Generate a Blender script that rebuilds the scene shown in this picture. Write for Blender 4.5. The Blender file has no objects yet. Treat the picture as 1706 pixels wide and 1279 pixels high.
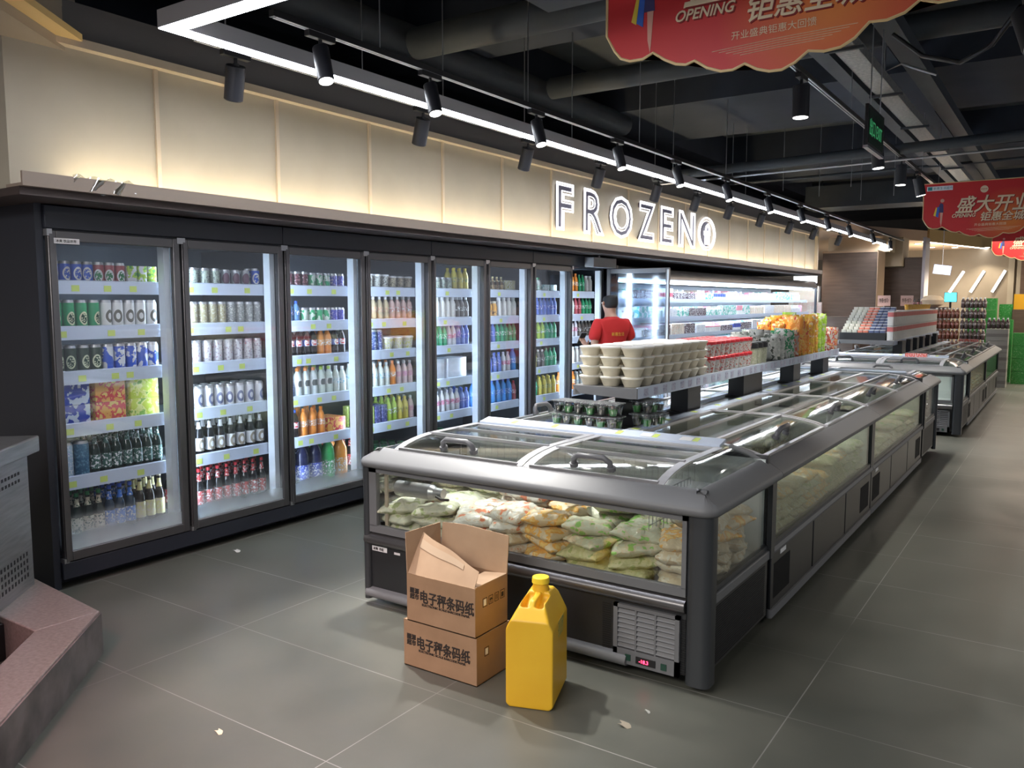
import bpy, bmesh, math, random
from mathutils import Vector, Matrix, Euler
random.seed(7)
PI = math.pi
SC = bpy.context.scene
COL = SC.collection

# ------------------------------------------------------------------ camera
cam = bpy.data.cameras.new('camera')
cam.sensor_fit = 'HORIZONTAL'; cam.sensor_width = 36
cam.lens = 36 * 1376 / 1706
cam.clip_end = 200
co = bpy.data.objects.new('camera', cam); COL.objects.link(co)
co.location = (0, 0, 1.6)
co.rotation_euler = (PI/2 - math.atan(136.5/1376), 0, math.radians(34.1))
SC.camera = co

# ------------------------------------------------------------------ world / exposure / large lights
w = bpy.data.worlds.new('world'); SC.world = w; w.use_nodes = True
w.node_tree.nodes['Background'].inputs[0].default_value = (0.80, 0.86, 1.0, 1)
w.node_tree.nodes['Background'].inputs[1].default_value = 0.11
SC.view_settings.view_transform = 'Standard'
SC.view_settings.look = 'None'
SC.view_settings.exposure = 1.8
SC.view_settings.gamma = 1.0
SC.view_settings.use_curve_mapping = False

def area(name, loc, size, energy, col, rot=(0, 0, 0)):
    l = bpy.data.lights.new(name, 'AREA'); l.shape = 'RECTANGLE'; l.size, l.size_y = size
    l.energy = energy; l.color = col
    o = bpy.data.objects.new(name, l); COL.objects.link(o); o.location = loc; o.rotation_euler = rot
    return o
def spot(name, loc, target, energy, col, ang=60, blend=.6, rad=.04, parent=None):
    l = bpy.data.lights.new(name, 'SPOT'); l.energy = energy; l.color = col
    l.spot_size = math.radians(ang); l.spot_blend = blend; l.shadow_soft_size = rad
    o = bpy.data.objects.new(name, l); COL.objects.link(o); o.location = loc
    d = Vector(target) - Vector(loc); o.rotation_euler = d.to_track_quat('-Z', 'Y').to_euler()
    return o
area('fill_light_behind', (-2.2, -1.6, 3.1), (4, 2), 95, (1.0, .95, .88))  # added fill behind the camera, brightens the foreground; no fixture
area('fill_light_right', (3.2, 5.0, 3.2), (1.2, 9), 28, (1.0, .97, .90))  # unseen fill panel added to lift the aisle from the right
area('fill_light_far', (2.5, 20.0, 2.85), (8, 5), 170, (1.0, .88, .72))  # added out-of-view fill for the far end, not a shop fitting
spot('meat_counter_lamp', (-2.3, 0.0, 2.7), (-3.0, 1.1, 0.0), 75, (1.0, .42, .45), 75, .9, .15)

# ------------------------------------------------------------------ materials
def mk(name):
    m = bpy.data.materials.new(name); m.use_nodes = True
    nt = m.node_tree
    return m, nt, nt.nodes['Principled BSDF'], nt.nodes['Material Output']
def pm(name, col, rough=.5, metal=0.0, em=0.0, emc=None, spec=.5, coat=0):
    m, nt, b, o = mk(name)
    b.inputs['Base Color'].default_value = (*col, 1)
    b.inputs['Roughness'].default_value = rough
    b.inputs['Metallic'].default_value = metal
    b.inputs['Specular IOR Level'].default_value = spec
    if coat: b.inputs['Coat Weight'].default_value = coat
    if em:
        b.inputs['Emission Color'].default_value = (*(emc or col), 1)
        b.inputs['Emission Strength'].default_value = em
    return m
def node(nt, t, **k):
    n = nt.nodes.new(t)
    for a, v in k.items(): setattr(n, a, v)
    return n
def ramp(nt, stops, interp='LINEAR'):
    r = nt.nodes.new('ShaderNodeValToRGB'); r.color_ramp.interpolation = interp
    e = r.color_ramp.elements
    while len(e) < len(stops): e.new(0.5)
    for i, (p, c) in enumerate(stops):
        e[i].position = p; e[i].color = (*c, 1)
    return r
def nm(name, c1, c2, scale=6, rough=.6, metal=0, detail=5, bump=0, stretch=(1, 1, 1), r2=None):
    m, nt, b, o = mk(name)
    tc = node(nt, 'ShaderNodeTexCoord'); mp = node(nt, 'ShaderNodeMapping'); mp.inputs['Scale'].default_value = stretch
    nz = node(nt, 'ShaderNodeTexNoise'); nz.inputs['Scale'].default_value = scale; nz.inputs['Detail'].default_value = detail
    nt.links.new(tc.outputs['Object'], mp.inputs[0]); nt.links.new(mp.outputs[0], nz.inputs['Vector'])
    r = ramp(nt, [(.3, c1), (.7, c2)]); nt.links.new(nz.outputs[0], r.inputs[0])
    nt.links.new(r.outputs[0], b.inputs['Base Color'])
    b.inputs['Roughness'].default_value = rough; b.inputs['Metallic'].default_value = metal
    if r2 is not None:
        mr = node(nt, 'ShaderNodeMapRange'); mr.inputs[3].default_value = rough; mr.inputs[4].default_value = r2
        nt.links.new(nz.outputs[0], mr.inputs[0]); nt.links.new(mr.outputs[0], b.inputs['Roughness'])
    if bump:
        bp = node(nt, 'ShaderNodeBump'); bp.inputs['Strength'].default_value = bump; bp.inputs['Distance'].default_value = .01
        nt.links.new(nz.outputs[0], bp.inputs['Height']); nt.links.new(bp.outputs[0], b.inputs['Normal'])
    return m
def glass(name, tint=(.95, .98, 1), refl=.06, rough=.02, edge=.35):
    m = bpy.data.materials.new(name); m.use_nodes = True; nt = m.node_tree
    nt.nodes.remove(nt.nodes['Principled BSDF']); out = nt.nodes['Material Output']
    t = node(nt, 'ShaderNodeBsdfTransparent'); t.inputs[0].default_value = (*tint, 1)
    g = node(nt, 'ShaderNodeBsdfGlossy'); g.inputs['Roughness'].default_value = rough
    lw = node(nt, 'ShaderNodeLayerWeight'); lw.inputs[0].default_value = .35
    mr = node(nt, 'ShaderNodeMapRange'); mr.inputs[3].default_value = refl; mr.inputs[4].default_value = edge
    nt.links.new(lw.outputs['Facing'], mr.inputs[0])
    mx = node(nt, 'ShaderNodeMixShader'); nt.links.new(mr.outputs[0], mx.inputs[0])
    nt.links.new(t.outputs[0], mx.inputs[1]); nt.links.new(g.outputs[0], mx.inputs[2]); nt.links.new(mx.outputs[0], out.inputs[0])
    return m
def foggy(name):
    """glass with a band of condensation near its foot"""
    m = glass(name, (.975, .985, 1), .03, .03, .30); nt = m.node_tree
    mx = [n for n in nt.nodes if n.type == 'MIX_SHADER'][0]; out = nt.nodes['Material Output']
    d = node(nt, 'ShaderNodeBsdfDiffuse'); d.inputs[0].default_value = (.75, .85, .9, 1)
    tc = node(nt, 'ShaderNodeTexCoord'); sp = node(nt, 'ShaderNodeSeparateXYZ'); nt.links.new(tc.outputs['Object'], sp.inputs[0])
    nz = node(nt, 'ShaderNodeTexNoise'); nz.inputs['Scale'].default_value = 5; nt.links.new(tc.outputs['Object'], nz.inputs['Vector'])
    ad = node(nt, 'ShaderNodeMath', operation='MULTIPLY_ADD'); nt.links.new(nz.outputs[0], ad.inputs[0]); ad.inputs[1].default_value = -.10
    nt.links.new(sp.outputs[2], ad.inputs[2])
    mr = node(nt, 'ShaderNodeMapRange'); mr.inputs[1].default_value = -.06; mr.inputs[2].default_value = .17
    mr.inputs[3].default_value = .50; mr.inputs[4].default_value = .015
    nt.links.new(ad.outputs[0], mr.inputs[0])
    m2 = node(nt, 'ShaderNodeMixShader'); nt.links.new(mr.outputs[0], m2.inputs[0]); nt.links.new(mx.outputs[0], m2.inputs[1])
    nt.links.new(d.outputs[0], m2.inputs[2]); nt.links.new(m2.outputs[0], out.inputs[0])
    return m
_pk = {}
def pack(base, acc, style='plain', acc2=None, zc=.09, rough=.35, metal=0.0):
    """printed packaging; the print is laid out in the object's own coordinates, facing +X"""
    key = (base, acc, style, acc2, zc, rough)
    if key in _pk: return _pk[key]
    m, nt, b, o = mk('printed_packaging'); _pk[key] = m
    b.inputs['Roughness'].default_value = rough; b.inputs['Metallic'].default_value = metal
    tc = node(nt, 'ShaderNodeTexCoord'); P = tc.outputs['Object']
    sp = node(nt, 'ShaderNodeSeparateXYZ'); nt.links.new(P, sp.inputs[0])
    def mix(fac, a, c):
        x = node(nt, 'ShaderNodeMix', data_type='RGBA')
        if hasattr(fac, 'links'): nt.links.new(fac, x.inputs[0])
        else: x.inputs[0].default_value = fac
        for s, v in ((x.inputs[6], a), (x.inputs[7], c)):
            if isinstance(v, tuple): s.default_value = (*v, 1)
            else: nt.links.new(v, s)
        return x.outputs[2]
    def math_(op, a, c=None):
        x = node(nt, 'ShaderNodeMath', operation=op)
        for s, v in ((x.inputs[0], a), (x.inputs[1], c)):
            if v is None: continue
            if hasattr(v, 'links'): nt.links.new(v, s)
            else: s.default_value = v
        return x.outputs[0]
    y, z = sp.outputs[1], sp.outputs[2]
    col = base
    if style in ('emblem', 'ring'):
        dy = math_('MULTIPLY', y, 1.0); dz = math_('SUBTRACT', z, zc)
        d = math_('SQRT', math_('ADD', math_('MULTIPLY', dy, dy), math_('MULTIPLY', math_('MULTIPLY', dz, .62), math_('MULTIPLY', dz, .62))))
        f = math_('LESS_THAN', d, .024)
        if style == 'ring': f = math_('MULTIPLY', f, math_('GREATER_THAN', d, .012))
        col = mix(f, base, acc)
        if acc2:
            v = node(nt, 'ShaderNodeTexVoronoi'); v.inputs['Scale'].default_value = 90; nt.links.new(P, v.inputs['Vector'])
            g = math_('MULTIPLY', math_('LESS_THAN', d, .018), math_('GREATER_THAN', v.outputs['Distance'], .45))
            col = mix(g, col, acc2)
    elif style == 'band':
        f = math_('MULTIPLY', math_('GREATER_THAN', z, zc-.03), math_('LESS_THAN', z, zc+.03)); col = mix(f, base, acc)
    elif style == 'top':
        f = math_('GREATER_THAN', z, zc); col = mix(f, base, acc)
    elif style in ('blotch', 'text'):
        v = node(nt, 'ShaderNodeTexNoise'); v.inputs['Scale'].default_value = 22 if style == 'blotch' else 75; v.inputs['Detail'].default_value = 5
        oi = node(nt, 'ShaderNodeObjectInfo'); va = node(nt, 'ShaderNodeVectorMath', operation='SCALE')
        cb = node(nt, 'ShaderNodeCombineXYZ'); cb.inputs[0].default_value = 1; cb.inputs[1].default_value = .7; cb.inputs[2].default_value = .3
        nt.links.new(cb.outputs[0], va.inputs[0]); mu = math_('MULTIPLY', oi.outputs['Random'], 40.0); nt.links.new(mu, va.inputs[3])
        ad = node(nt, 'ShaderNodeVectorMath', operation='ADD'); nt.links.new(P, ad.inputs[0]); nt.links.new(va.outputs[0], ad.inputs[1])
        nt.links.new(ad.outputs[0], v.inputs['Vector'])
        th_ = .50 if style == 'blotch' else .555
        st = [(.0, base), (th_, acc)]
        if acc2: st.append((th_ + .09, acc2))
        r = ramp(nt, st, 'CONSTANT'); nt.links.new(v.outputs[0], r.inputs[0]); col = r.outputs[0]
    if .24 < rough < .31:
        bn = node(nt, 'ShaderNodeTexNoise'); bn.inputs['Scale'].default_value = 26; bn.inputs['Detail'].default_value = 6; bn.inputs['Distortion'].default_value = .8; nt.links.new(P, bn.inputs['Vector'])
        bp = node(nt, 'ShaderNodeBump'); bp.inputs['Strength'].default_value = .9; bp.inputs['Distance'].default_value = .012
        nt.links.new(bn.outputs[0], bp.inputs['Height']); nt.links.new(bp.outputs[0], b.inputs['Normal'])
    if not isinstance(col, tuple): nt.links.new(col, b.inputs['Base Color'])
    else: b.inputs['Base Color'].default_value = (*col, 1)
    return m

M = {}
M['black'] = pm('black_plastic', (.012, .012, .014), .45)
M['frame'] = pm('dark_grey_powder_coat', (.024, .027, .038), .36)
M['doorframe'] = pm('brushed_door_frame', (.16, .155, .16), .32, .75)
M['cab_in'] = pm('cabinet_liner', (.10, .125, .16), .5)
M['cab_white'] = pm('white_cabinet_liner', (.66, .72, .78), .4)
M['shelf'] = pm('white_coated_shelf', (.62, .68, .76), .35)
M['rail'] = pm('price_rail_plastic', (.60, .68, .82), .25)
M['tag'] = pm('yellow_green_price_tag', (.62, .75, .18), .5)
M['tagw'] = pm('white_price_tag', (.82, .82, .84), .5)
M['led'] = pm('cool_led_diffuser', (.8, .9, 1), .4, 0, 1.15, (.70, .85, 1.0))
M['ledcool'] = pm('cool_fridge_led', (.8, .9, 1), .4, 0, 12, (.70, .85, 1.0))
M['ledbright'] = pm('white_linear_light', (.9, .93, 1), .4, 0, 11, (.90, .93, 1.0))
M['ledwarm'] = pm('warm_led_tape', (1, .85, .5), .4, 0, 11.5, (1.0, .86, .58))
M['neon'] = pm('white_lit_letter', (1, 1, 1), .4, 0, .62, (.93, .93, 1.0))
M['neonbody'] = pm('grey_letter_face', (.06, .055, .09), .5)
M['lens'] = pm('lit_lamp_lens', (1, 1, .97), .3, 0, 3.5, (1, .98, .93))
M['cream'] = nm('cream_wall_panel', (.37, .335, .27), (.41, .37, .30), 3, .65)
M['creamtrim'] = pm('cream_trim', (.50, .42, .32), .55)
M['rose'] = pm('beige_rose_plaster', (.30, .25, .20), .7)
M['gold'] = pm('pale_wood_trim', (.62, .44, .20), .5)
M['paintdark'] = nm('dark_painted_concrete', (.024, .029, .042), (.036, .042, .058), 2, .8)
M['slab'] = nm('grey_painted_slab', (.085, .09, .092), (.12, .122, .118), 2, .8)
M['duct'] = nm('dark_painted_duct', (.040, .046, .056), (.06, .066, .072), 3, .6)
M['galv'] = nm('galvanised_steel', (.30, .30, .29), (.55, .54, .50), 40, .45, .6)
M['steel'] = nm('brushed_stainless', (.38, .38, .38), (.52, .52, .52), 5, .28, .95, stretch=(1, 1, 12), r2=.42)
M['steelbright'] = pm('polished_steel', (.55, .55, .57), .34, .85)
M['alu'] = pm('satin_aluminium', (.46, .46, .48), .3, .8)
M['frz'] = pm('grey_freezer_plastic', (.16, .162, .17), .48)
M['frzdark'] = nm('charcoal_freezer_panel', (.020, .021, .024), (.027, .028, .031), 4, .34)
M['frzpost'] = pm('graphite_corner_post', (.04, .043, .048), .35)
M['frzlid'] = pm('light_grey_lid_frame', (.46, .46, .49), .35, .2)
M['handle'] = pm('dark_grey_handle', (.11, .11, .12), .35)
M['liner'] = pm('freezer_inner_liner', (.66, .70, .68), .5)
M['kraft'] = nm('brown_cardboard', (.30, .185, .105), (.36, .225, .13), 9, .75)
M['kraftin'] = nm('inner_cardboard', (.36, .235, .145), (.42, .28, .175), 9, .78)
M['tape'] = pm('clear_parcel_tape', (.46, .34, .24), .12)
M['ink'] = pm('black_print', (.025, .018, .015), .7)
M['yellow'] = nm('yellow_plastic', (.72, .40, .018), (.80, .50, .03), 4, .42)
M['yellowcap'] = pm('bright_yellow_cap', (.92, .66, .04), .35)
M['stone'] = nm('speckled_grey_stone', (.16, .13, .12), (.25, .21, .195), 60, .35, 0, 8)
M['stoneside'] = nm('chiselled_stone_edge', (.06, .052, .05), (.20, .17, .165), 7, .4, 0, 8)
M['red'] = pm('red_cotton', (.52, .018, .018), .85)
M['skin'] = pm('skin', (.42, .24, .17), .55)
M['hair'] = pm('black_hair', (.012, .011, .012), .7)
M['trouser'] = pm('dark_trousers', (.02, .022, .03), .85)
M['whitep'] = pm('white_plastic', (.75, .75, .76), .4)
M['wood'] = nm('dark_brown_panelling', (.085, .055, .040), (.125, .082, .060), 2.5, .5, 0, 6, stretch=(1, 1, 8))
M['woodlight'] = pm('light_timber_edge', (.44, .30, .19), .55)
M['beige'] = pm('beige_ceiling_board', (.62, .47, .34), .8)
M['bronze'] = nm('taupe_wall_panel', (.20, .17, .13), (.26, .22, .17), 1.5, .5)
M['bannerred'] = None
M['text_cream'] = pm('cream_banner_print', (.78, .62, .42), .6)
M['text_white'] = pm('white_print', (.8, .8, .78), .6)
M['text_gold'] = pm('gold_print', (.75, .45, .06), .6)
M['wire'] = pm('chrome_wire', (.5, .5, .52), .3, .8)
M['gl'] = foggy('fridge_door_glass')
M['glf'] = glass('freezer_window_glass', (.955, .975, .965), .035, .03, .35)
M['glw'] = glass('dim_side_window_glass', (.80, .86, .80), .06, .05, .42)
M['gll'] = glass('freezer_lid_glass', (.955, .98, .98), .09, .05, .55)
M['clear'] = glass('clear_plastic', (.85, .88, .86), .14, .08, .5)

def floor_mat():
    m, nt, b, o = mk('dark_porcelain_tile')
    tc = node(nt, 'ShaderNodeTexCoord'); P = tc.outputs['Object']
    sp = node(nt, 'ShaderNodeSeparateXYZ'); nt.links.new(P, sp.inputs[0])
    def ma(op, a, c=None):
        x = node(nt, 'ShaderNodeMath', operation=op)
        for s, v in ((x.inputs[0], a), (x.inputs[1], c)):
            if v is None: continue
            if hasattr(v, 'links'): nt.links.new(v, s)
            else: s.default_value = v
        return x.outputs[0]
    def line(ax, off, pitch):
        t = ma('FRACT', ma('DIVIDE', ma('ADD', ax, -off + 100*pitch), pitch))
        t = ma('ABSOLUTE', ma('SUBTRACT', t, .5))
        return ma('GREATER_THAN', t, .5 - .0022/pitch)
    g = ma('MAXIMUM', line(sp.outputs[0], -.83, 1.25), line(sp.outputs[1], 2.52, .61))
    n1 = node(nt, 'ShaderNodeTexNoise'); n1.inputs['Scale'].default_value = 2.2; n1.inputs['Detail'].default_value = 7; nt.links.new(P, n1.inputs['Vector'])
    n2 = node(nt, 'ShaderNodeTexNoise'); n2.inputs['Scale'].default_value = 1.1; nt.links.new(P, n2.inputs['Vector'])
    r = ramp(nt, [(.3, (.088, .092, .078)), (.7, (.126, .127, .108))]); nt.links.new(n1.outputs[0], r.inputs[0])
    gr = ramp(nt, [(.35, (.12, .12, .11)), (.62, (.36, .35, .33))]); nt.links.new(n2.outputs[0], gr.inputs[0])
    x = node(nt, 'ShaderNodeMix', data_type='RGBA'); nt.links.new(g, x.inputs[0]); nt.links.new(r.outputs[0], x.inputs[6]); nt.links.new(gr.outputs[0], x.inputs[7])
    nt.links.new(x.outputs[2], b.inputs['Base Color'])
    mr = node(nt, 'ShaderNodeMapRange'); mr.inputs[3].default_value = .26; mr.inputs[4].default_value = .46; nt.links.new(n1.outputs[0], mr.inputs[0])
    nt.links.new(mr.outputs[0], b.inputs['Roughness'])
    return m
M['floor'] = floor_mat()

# ------------------------------------------------------------------ mesh helpers
class MB:
    def __init__(s): s.v = []; s.f = []; s.mi = []
    def add(s, vs, fs, m=0):
        k = len(s.v); s.v += [tuple(v) for v in vs]
        for f in fs: s.f.append([i + k for i in f]); s.mi.append(m)
        return s
    def box(s, x0, x1, y0, y1, z0, z1, m=0, R=None, c=(0, 0, 0)):
        vs = [Vector((x, y, z)) for x in (x0, x1) for y in (y0, y1) for z in (z0, z1)]
        if R is not None: vs = [R @ v + Vector(c) for v in vs]
        return s.add(vs, [(0, 1, 3, 2), (4, 6, 7, 5), (0, 4, 5, 1), (2, 3, 7, 6), (0, 2, 6, 4), (1, 5, 7, 3)], m)
    def rbox(s, x0, x1, y0, y1, z0, z1, r=.01, m=0, n=3, axis='z'):
        """box with rounded vertical edges"""
        p = []
        for (cx, cy, a0) in ((x1-r, y1-r, 0), (x0+r, y1-r, 90), (x0+r, y0+r, 180), (x1-r, y0+r, 270)):
            for i in range(n+1):
                a = math.radians(a0 + 90*i/n); p.append((cx + r*math.cos(a), cy + r*math.sin(a)))
        return s.prism(p, 'z', z0, z1, m)
    def prism(s, p, ax, a0, a1, m=0):
        def q(u, v, t):
            return {'x': (t, u, v), 'y': (u, t, v), 'z': (u, v, t)}[ax]
        n = len(p); vs = [q(u, v, a0) for u, v in p] + [q(u, v, a1) for u, v in p]
        area_ = sum(p[i][0]*p[(i+1) % n][1] - p[(i+1) % n][0]*p[i][1] for i in range(n))
        fl = (area_ > 0) ^ (ax == 'y')
        fs = [(i, (i+1) % n, n + (i+1) % n, n + i) for i in range(n)] + [tuple(range(n-1, -1, -1)), tuple(range(n, 2*n))]
        if not fl: fs = [tuple(reversed(f)) for f in fs]
        return s.add(vs, fs, m)
    def cyl(s, a, b, r0, r1=None, n=16, m=0, cap=True):
        a = Vector(a); b = Vector(b); r1 = r0 if r1 is None else r1
        d = (b - a).normalized(); u = d.orthogonal().normalized(); w_ = d.cross(u)
        vs = []
        for c, r in ((a, r0), (b, r1)):
            for i in range(n):
                t = 2*PI*i/n; vs.append(c + u*(r*math.cos(t)) + w_*(r*math.sin(t)))
        fs = [(i, (i+1) % n, n + (i+1) % n, n + i) for i in range(n)]
        if cap: fs += [tuple(range(n-1, -1, -1)), tuple(range(n, 2*n))]
        return s.add(vs, fs, m)
    def lathe(s, prof, n=12, c=(0, 0, 0), m=0, ms=None):
        vs = []; fs = []; k0 = len(s.v)
        for (r, z) in prof:
            for i in range(n):
                t = 2*PI*i/n; vs.append((c[0] + r*math.cos(t), c[1] + r*math.sin(t), c[2] + z))
        s.v += vs
        for j in range(len(prof)-1):
            for i in range(n):
                s.f.append([k0 + j*n + i, k0 + j*n + (i+1) % n, k0 + (j+1)*n + (i+1) % n, k0 + (j+1)*n + i]); s.mi.append(ms[j] if ms else m)
        s.f.append([k0 + i for i in range(n-1, -1, -1)]); s.mi.append(ms[0] if ms else m)
        s.f.append([k0 + (len(prof)-1)*n + i for i in range(n)]); s.mi.append(ms[-1] if ms else m)
        return s
    def tube(s, pts, r, n=8, m=0):
        pts = [Vector(p) for p in pts]; k0 = len(s.v); ref = None
        for i, p in enumerate(pts):
            d = (pts[min(i+1, len(pts)-1)] - pts[max(i-1, 0)]).normalized()
            if ref is None: ref = d.orthogonal().normalized()
            u = (ref - d*ref.dot(d)).normalized(); ref = u; w_ = d.cross(u)
            rr = r[i] if isinstance(r, (list, tuple)) else r
            for j in range(n):
                t = 2*PI*j/n; s.v.append(tuple(p + u*(rr*math.cos(t)) + w_*(rr*math.sin(t))))
        for i in range(len(pts)-1):
            for j in range(n):
                s.f.append([k0+i*n+j, k0+i*n+(j+1) % n, k0+(i+1)*n+(j+1) % n, k0+(i+1)*n+j]); s.mi.append(m)
        s.f.append([k0+j for j in range(n-1, -1, -1)]); s.mi.append(m)
        s.f.append([k0+(len(pts)-1)*n+j for j in range(n)]); s.mi.append(m)
        return s
    def sheet(s, fn, nu, nv, th=.006, m=0):
        """closed thin sheet following fn(u,v) -> point, offset downwards by th"""
        k = len(s.v)
        for off in (0, -th):
            for i in range(nu+1):
                for j in range(nv+1):
                    p = Vector(fn(i/nu, j/nv)); s.v.append((p.x, p.y, p.z + off))
        N = (nu+1)*(nv+1)
        def I(l, i, j): return k + l*N + i*(nv+1) + j
        for i in range(nu):
            for j in range(nv):
                s.f.append([I(0, i, j), I(0, i+1, j), I(0, i+1, j+1), I(0, i, j+1)]); s.mi.append(m)
                s.f.append([I(1, i, j), I(1, i, j+1), I(1, i+1, j+1), I(1, i+1, j)]); s.mi.append(m)
        for i in range(nu):
            for j in (0, nv):
                s.f.append([I(0, i, j), I(1, i, j), I(1, i+1, j), I(0, i+1, j)]); s.mi.append(m)
        for j in range(nv):
            for i in (0, nu):
                s.f.append([I(0, i, j), I(0, i, j+1), I(1, i, j+1), I(1, i, j)]); s.mi.append(m)
        return s
    def mesh(s, name, mats, off=(0, 0, 0), smooth=True, ang=35):
        me = bpy.data.meshes.new(name)
        o = Vector(off)
        me.from_pydata([tuple(Vector(v) - o) for v in s.v], [], s.f)
        if not isinstance(mats, (list, tuple)): mats = [mats]
        for m in mats: me.materials.append(m)
        for p, i in zip(me.polygons, s.mi): p.material_index = i
        bm = bmesh.new(); bm.from_mesh(me); bmesh.ops.recalc_face_normals(bm, faces=bm.faces); bm.to_mesh(me); bm.free()
        if smooth:
            me.polygons.foreach_set('use_smooth', [True]*len(me.polygons)); me.set_sharp_from_angle(angle=math.radians(ang))
        me.update()
        return me
ORG = {}
def link(name, me, parent=None, loc=(0, 0, 0), rot=(0, 0, 0)):
    o = bpy.data.objects.new(name, me); COL.objects.link(o)
    if parent is not None: o.parent = parent
    o.location = loc; o.rotation_euler = rot
    return o
def prop(o, label=None, cat=None, group=None, kind=None):
    if label: o['label'] = label
    if cat: o['category'] = cat
    if group: o['group'] = group
    if kind: o['kind'] = kind
    return o
def thing(name, label, cat, loc=(0, 0, 0), rz=0, group=None, world=False):
    o = link(name, None, None, loc, (0, 0, rz)); o.empty_display_size = .1
    prop(o, label, cat, group); ORG[o.name] = Vector(loc) if world else Vector((0, 0, 0))
    return o
def part(name, mb, mats, parent, bevel=0, label=None, ang=35):
    """a child mesh; coordinates as the parent thing's builder uses them"""
    r = parent
    while r.parent is not None: r = r.parent
    me = mb.mesh(name, mats, ORG.get(r.name, (0, 0, 0)), ang=ang)
    o = link(name, me, parent)
    if label: o['label'] = label
    if bevel: bev(o, bevel)
    return o
def bev(o, w_, seg=2):
    b = o.modifiers.new('bevel', 'BEVEL'); b.width = w_; b.segments = seg; b.limit_method = 'ANGLE'; b.angle_limit = math.radians(40)
    return o
def solo(name, mb, mats, base, label, cat, group=None, rz=0, world=True, bevel=0):
    me = mb.mesh(name, mats, base if world else (0, 0, 0))
    o = link(name, me, None, base, (0, 0, rz)); prop(o, label, cat, group)
    if bevel: bev(o, bevel)
    return o
def struct(name, mb, mats, bevel=0):
    o = link(name, mb.mesh(name, mats)); o['kind'] = 'structure'
    if bevel: bev(o, bevel)
    return o
def copy_tree(o, parent=None):
    c = o.copy(); COL.objects.link(c)
    if parent is not None: c.parent = parent
    for ch in o.children: copy_tree(ch, c)
    return c
_tx = {}
def text_mesh(body, size, mat, extrude=.001, bevel=0, offset=0, fill=True, sx=1.0, shear=0, align='LEFT', space=1.0):
    cu = bpy.data.curves.new('t', 'FONT'); cu.body = body; cu.size = size; cu.extrude = extrude; cu.bevel_depth = bevel; cu.offset = offset
    cu.shear = shear; cu.align_x = align; cu.space_character = space; cu.resolution_u = 3; cu.bevel_resolution = 1
    if not fill: cu.fill_mode = 'NONE'
    t = bpy.data.objects.new('t', cu); COL.objects.link(t)
    dg = bpy.context.evaluated_depsgraph_get(); dg.update()
    me = bpy.data.meshes.new_from_object(t.evaluated_get(dg), depsgraph=dg)
    bpy.data.objects.remove(t); bpy.data.curves.remove(cu)
    me.materials.clear(); me.materials.append(mat)
    for p in me.polygons: p.material_index = 0
    if sx != 1.0:
        for v in me.vertices: v.co.x *= sx
    return me
def text(name, body, size, mat, parent, loc, rot, **k):
    """lettering; rot (pi/2,0,0) faces -Y, (pi/2,0,pi/2) faces +X. loc in the thing's builder coordinates"""
    me = text_mesh(body, size, mat, **k); me.name = name
    r = parent
    while r.parent is not None: r = r.parent
    return link(name, me, parent, Vector(loc) - ORG.get(r.name, Vector((0, 0, 0))), rot)
FY = (PI/2, 0, 0); FX = (PI/2, 0, PI/2)
def arc(cx, cy, r, a0, a1, n=8):
    return [(cx + r*math.cos(math.radians(a0 + (a1-a0)*i/n)), cy + r*math.sin(math.radians(a0 + (a1-a0)*i/n))) for i in range(n+1)]

# ------------------------------------------------------------------ room
struct('floor', MB().box(-9, 9, -6, 34, -.1, 0), M['floor'])
struct('ceiling', MB().box(-9, 9, -6, 34, 4.3, 4.4), M['slab'])
struct('wall_left', MB().box(-6.0, -5.85, 2.3, 22, 0, 4.3), M['paintdark'])
struct('wall_back', MB().box(-9, 9, 30, 30.15, 0, 4.3), M['bronze'])
# concrete beams and ducts of the open ceiling
def beam(x0, x1, y0, y1, z0, z1, mat='paintdark', name='trim_ceiling_beam'):
    return struct(name, MB().box(x0, x1, y0, y1, z0, z1), M[mat])
n_ = 1
for y0, y1 in ((-1.2, -.7), (1.6, 2.1), (5.6, 6.3), (8.9, 10.9), (13.6, 15.9), (19.9, 20.9)):
    beam(-9, 9, y0, y1, 3.80, 4.3, name='trim_%d' % n_); n_ += 1
for x0, x1 in ((-5.4, -4.9), (-1.95, -1.5), (2.4, 2.9)):
    beam(x0, x1, -6, 19, 3.86, 4.3, name='trim_%d' % n_); n_ += 1
# fascia above the fridges
fb = MB().box(-5.85, -4.42, 2.07, 17.5, 2.13, 3.12)
struct('wall_left', fb, M['cream'])
struct('trim_21', MB().box(-4.42, -4.36, 2.2, 17.52, 2.92, 2.965).box(-5.85, -4.36, 17.5, 17.56, 2.13, 3.12), M['creamtrim'])
struct('trim_22', MB().box(-5.85, -4.415, 2.0, 17.5, 3.12, 3.16).box(-4.418, -4.412, 2.2, 17.5, 2.968, 3.12), pm('grey_beige_wall_top', (.14, .13, .125), .7))
struct('trim_23', MB().box(-4.42, -4.255, 2.05, 17.52, 2.165, 2.18).box(-4.27, -4.255, 2.05, 17.52, 2.18, 2.235), pm('rosy_beige_ledge', (.24, .19, .155), .6))
struct('trim_24', MB().box(-5.4, -4.29, 2.05, 17.5, 2.125, 2.164), pm('brown_soffit_board', (.045, .032, .03), .6))
sm = MB()
y = 2.886
while y < 17.4:
    sm.box(-4.42, -4.405, y-.012, y+.012, 2.18, 2.92); y += .868
struct('trim_25', sm, M['creamtrim'])
lt = thing('led_tape', 'warm LED tape glowing in the ledge under the cream fascia wall', 'light', (-4.30, 2.3, 2.185), world=True)
part('tape', MB().box(-4.31, -4.285, 2.35, 17.4, 2.183, 2.192), M['ledwarm'], lt)
part('channel', MB().box(-4.32, -4.275, 2.33, 17.42, 2.18, 2.183), M['alu'], lt)
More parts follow.
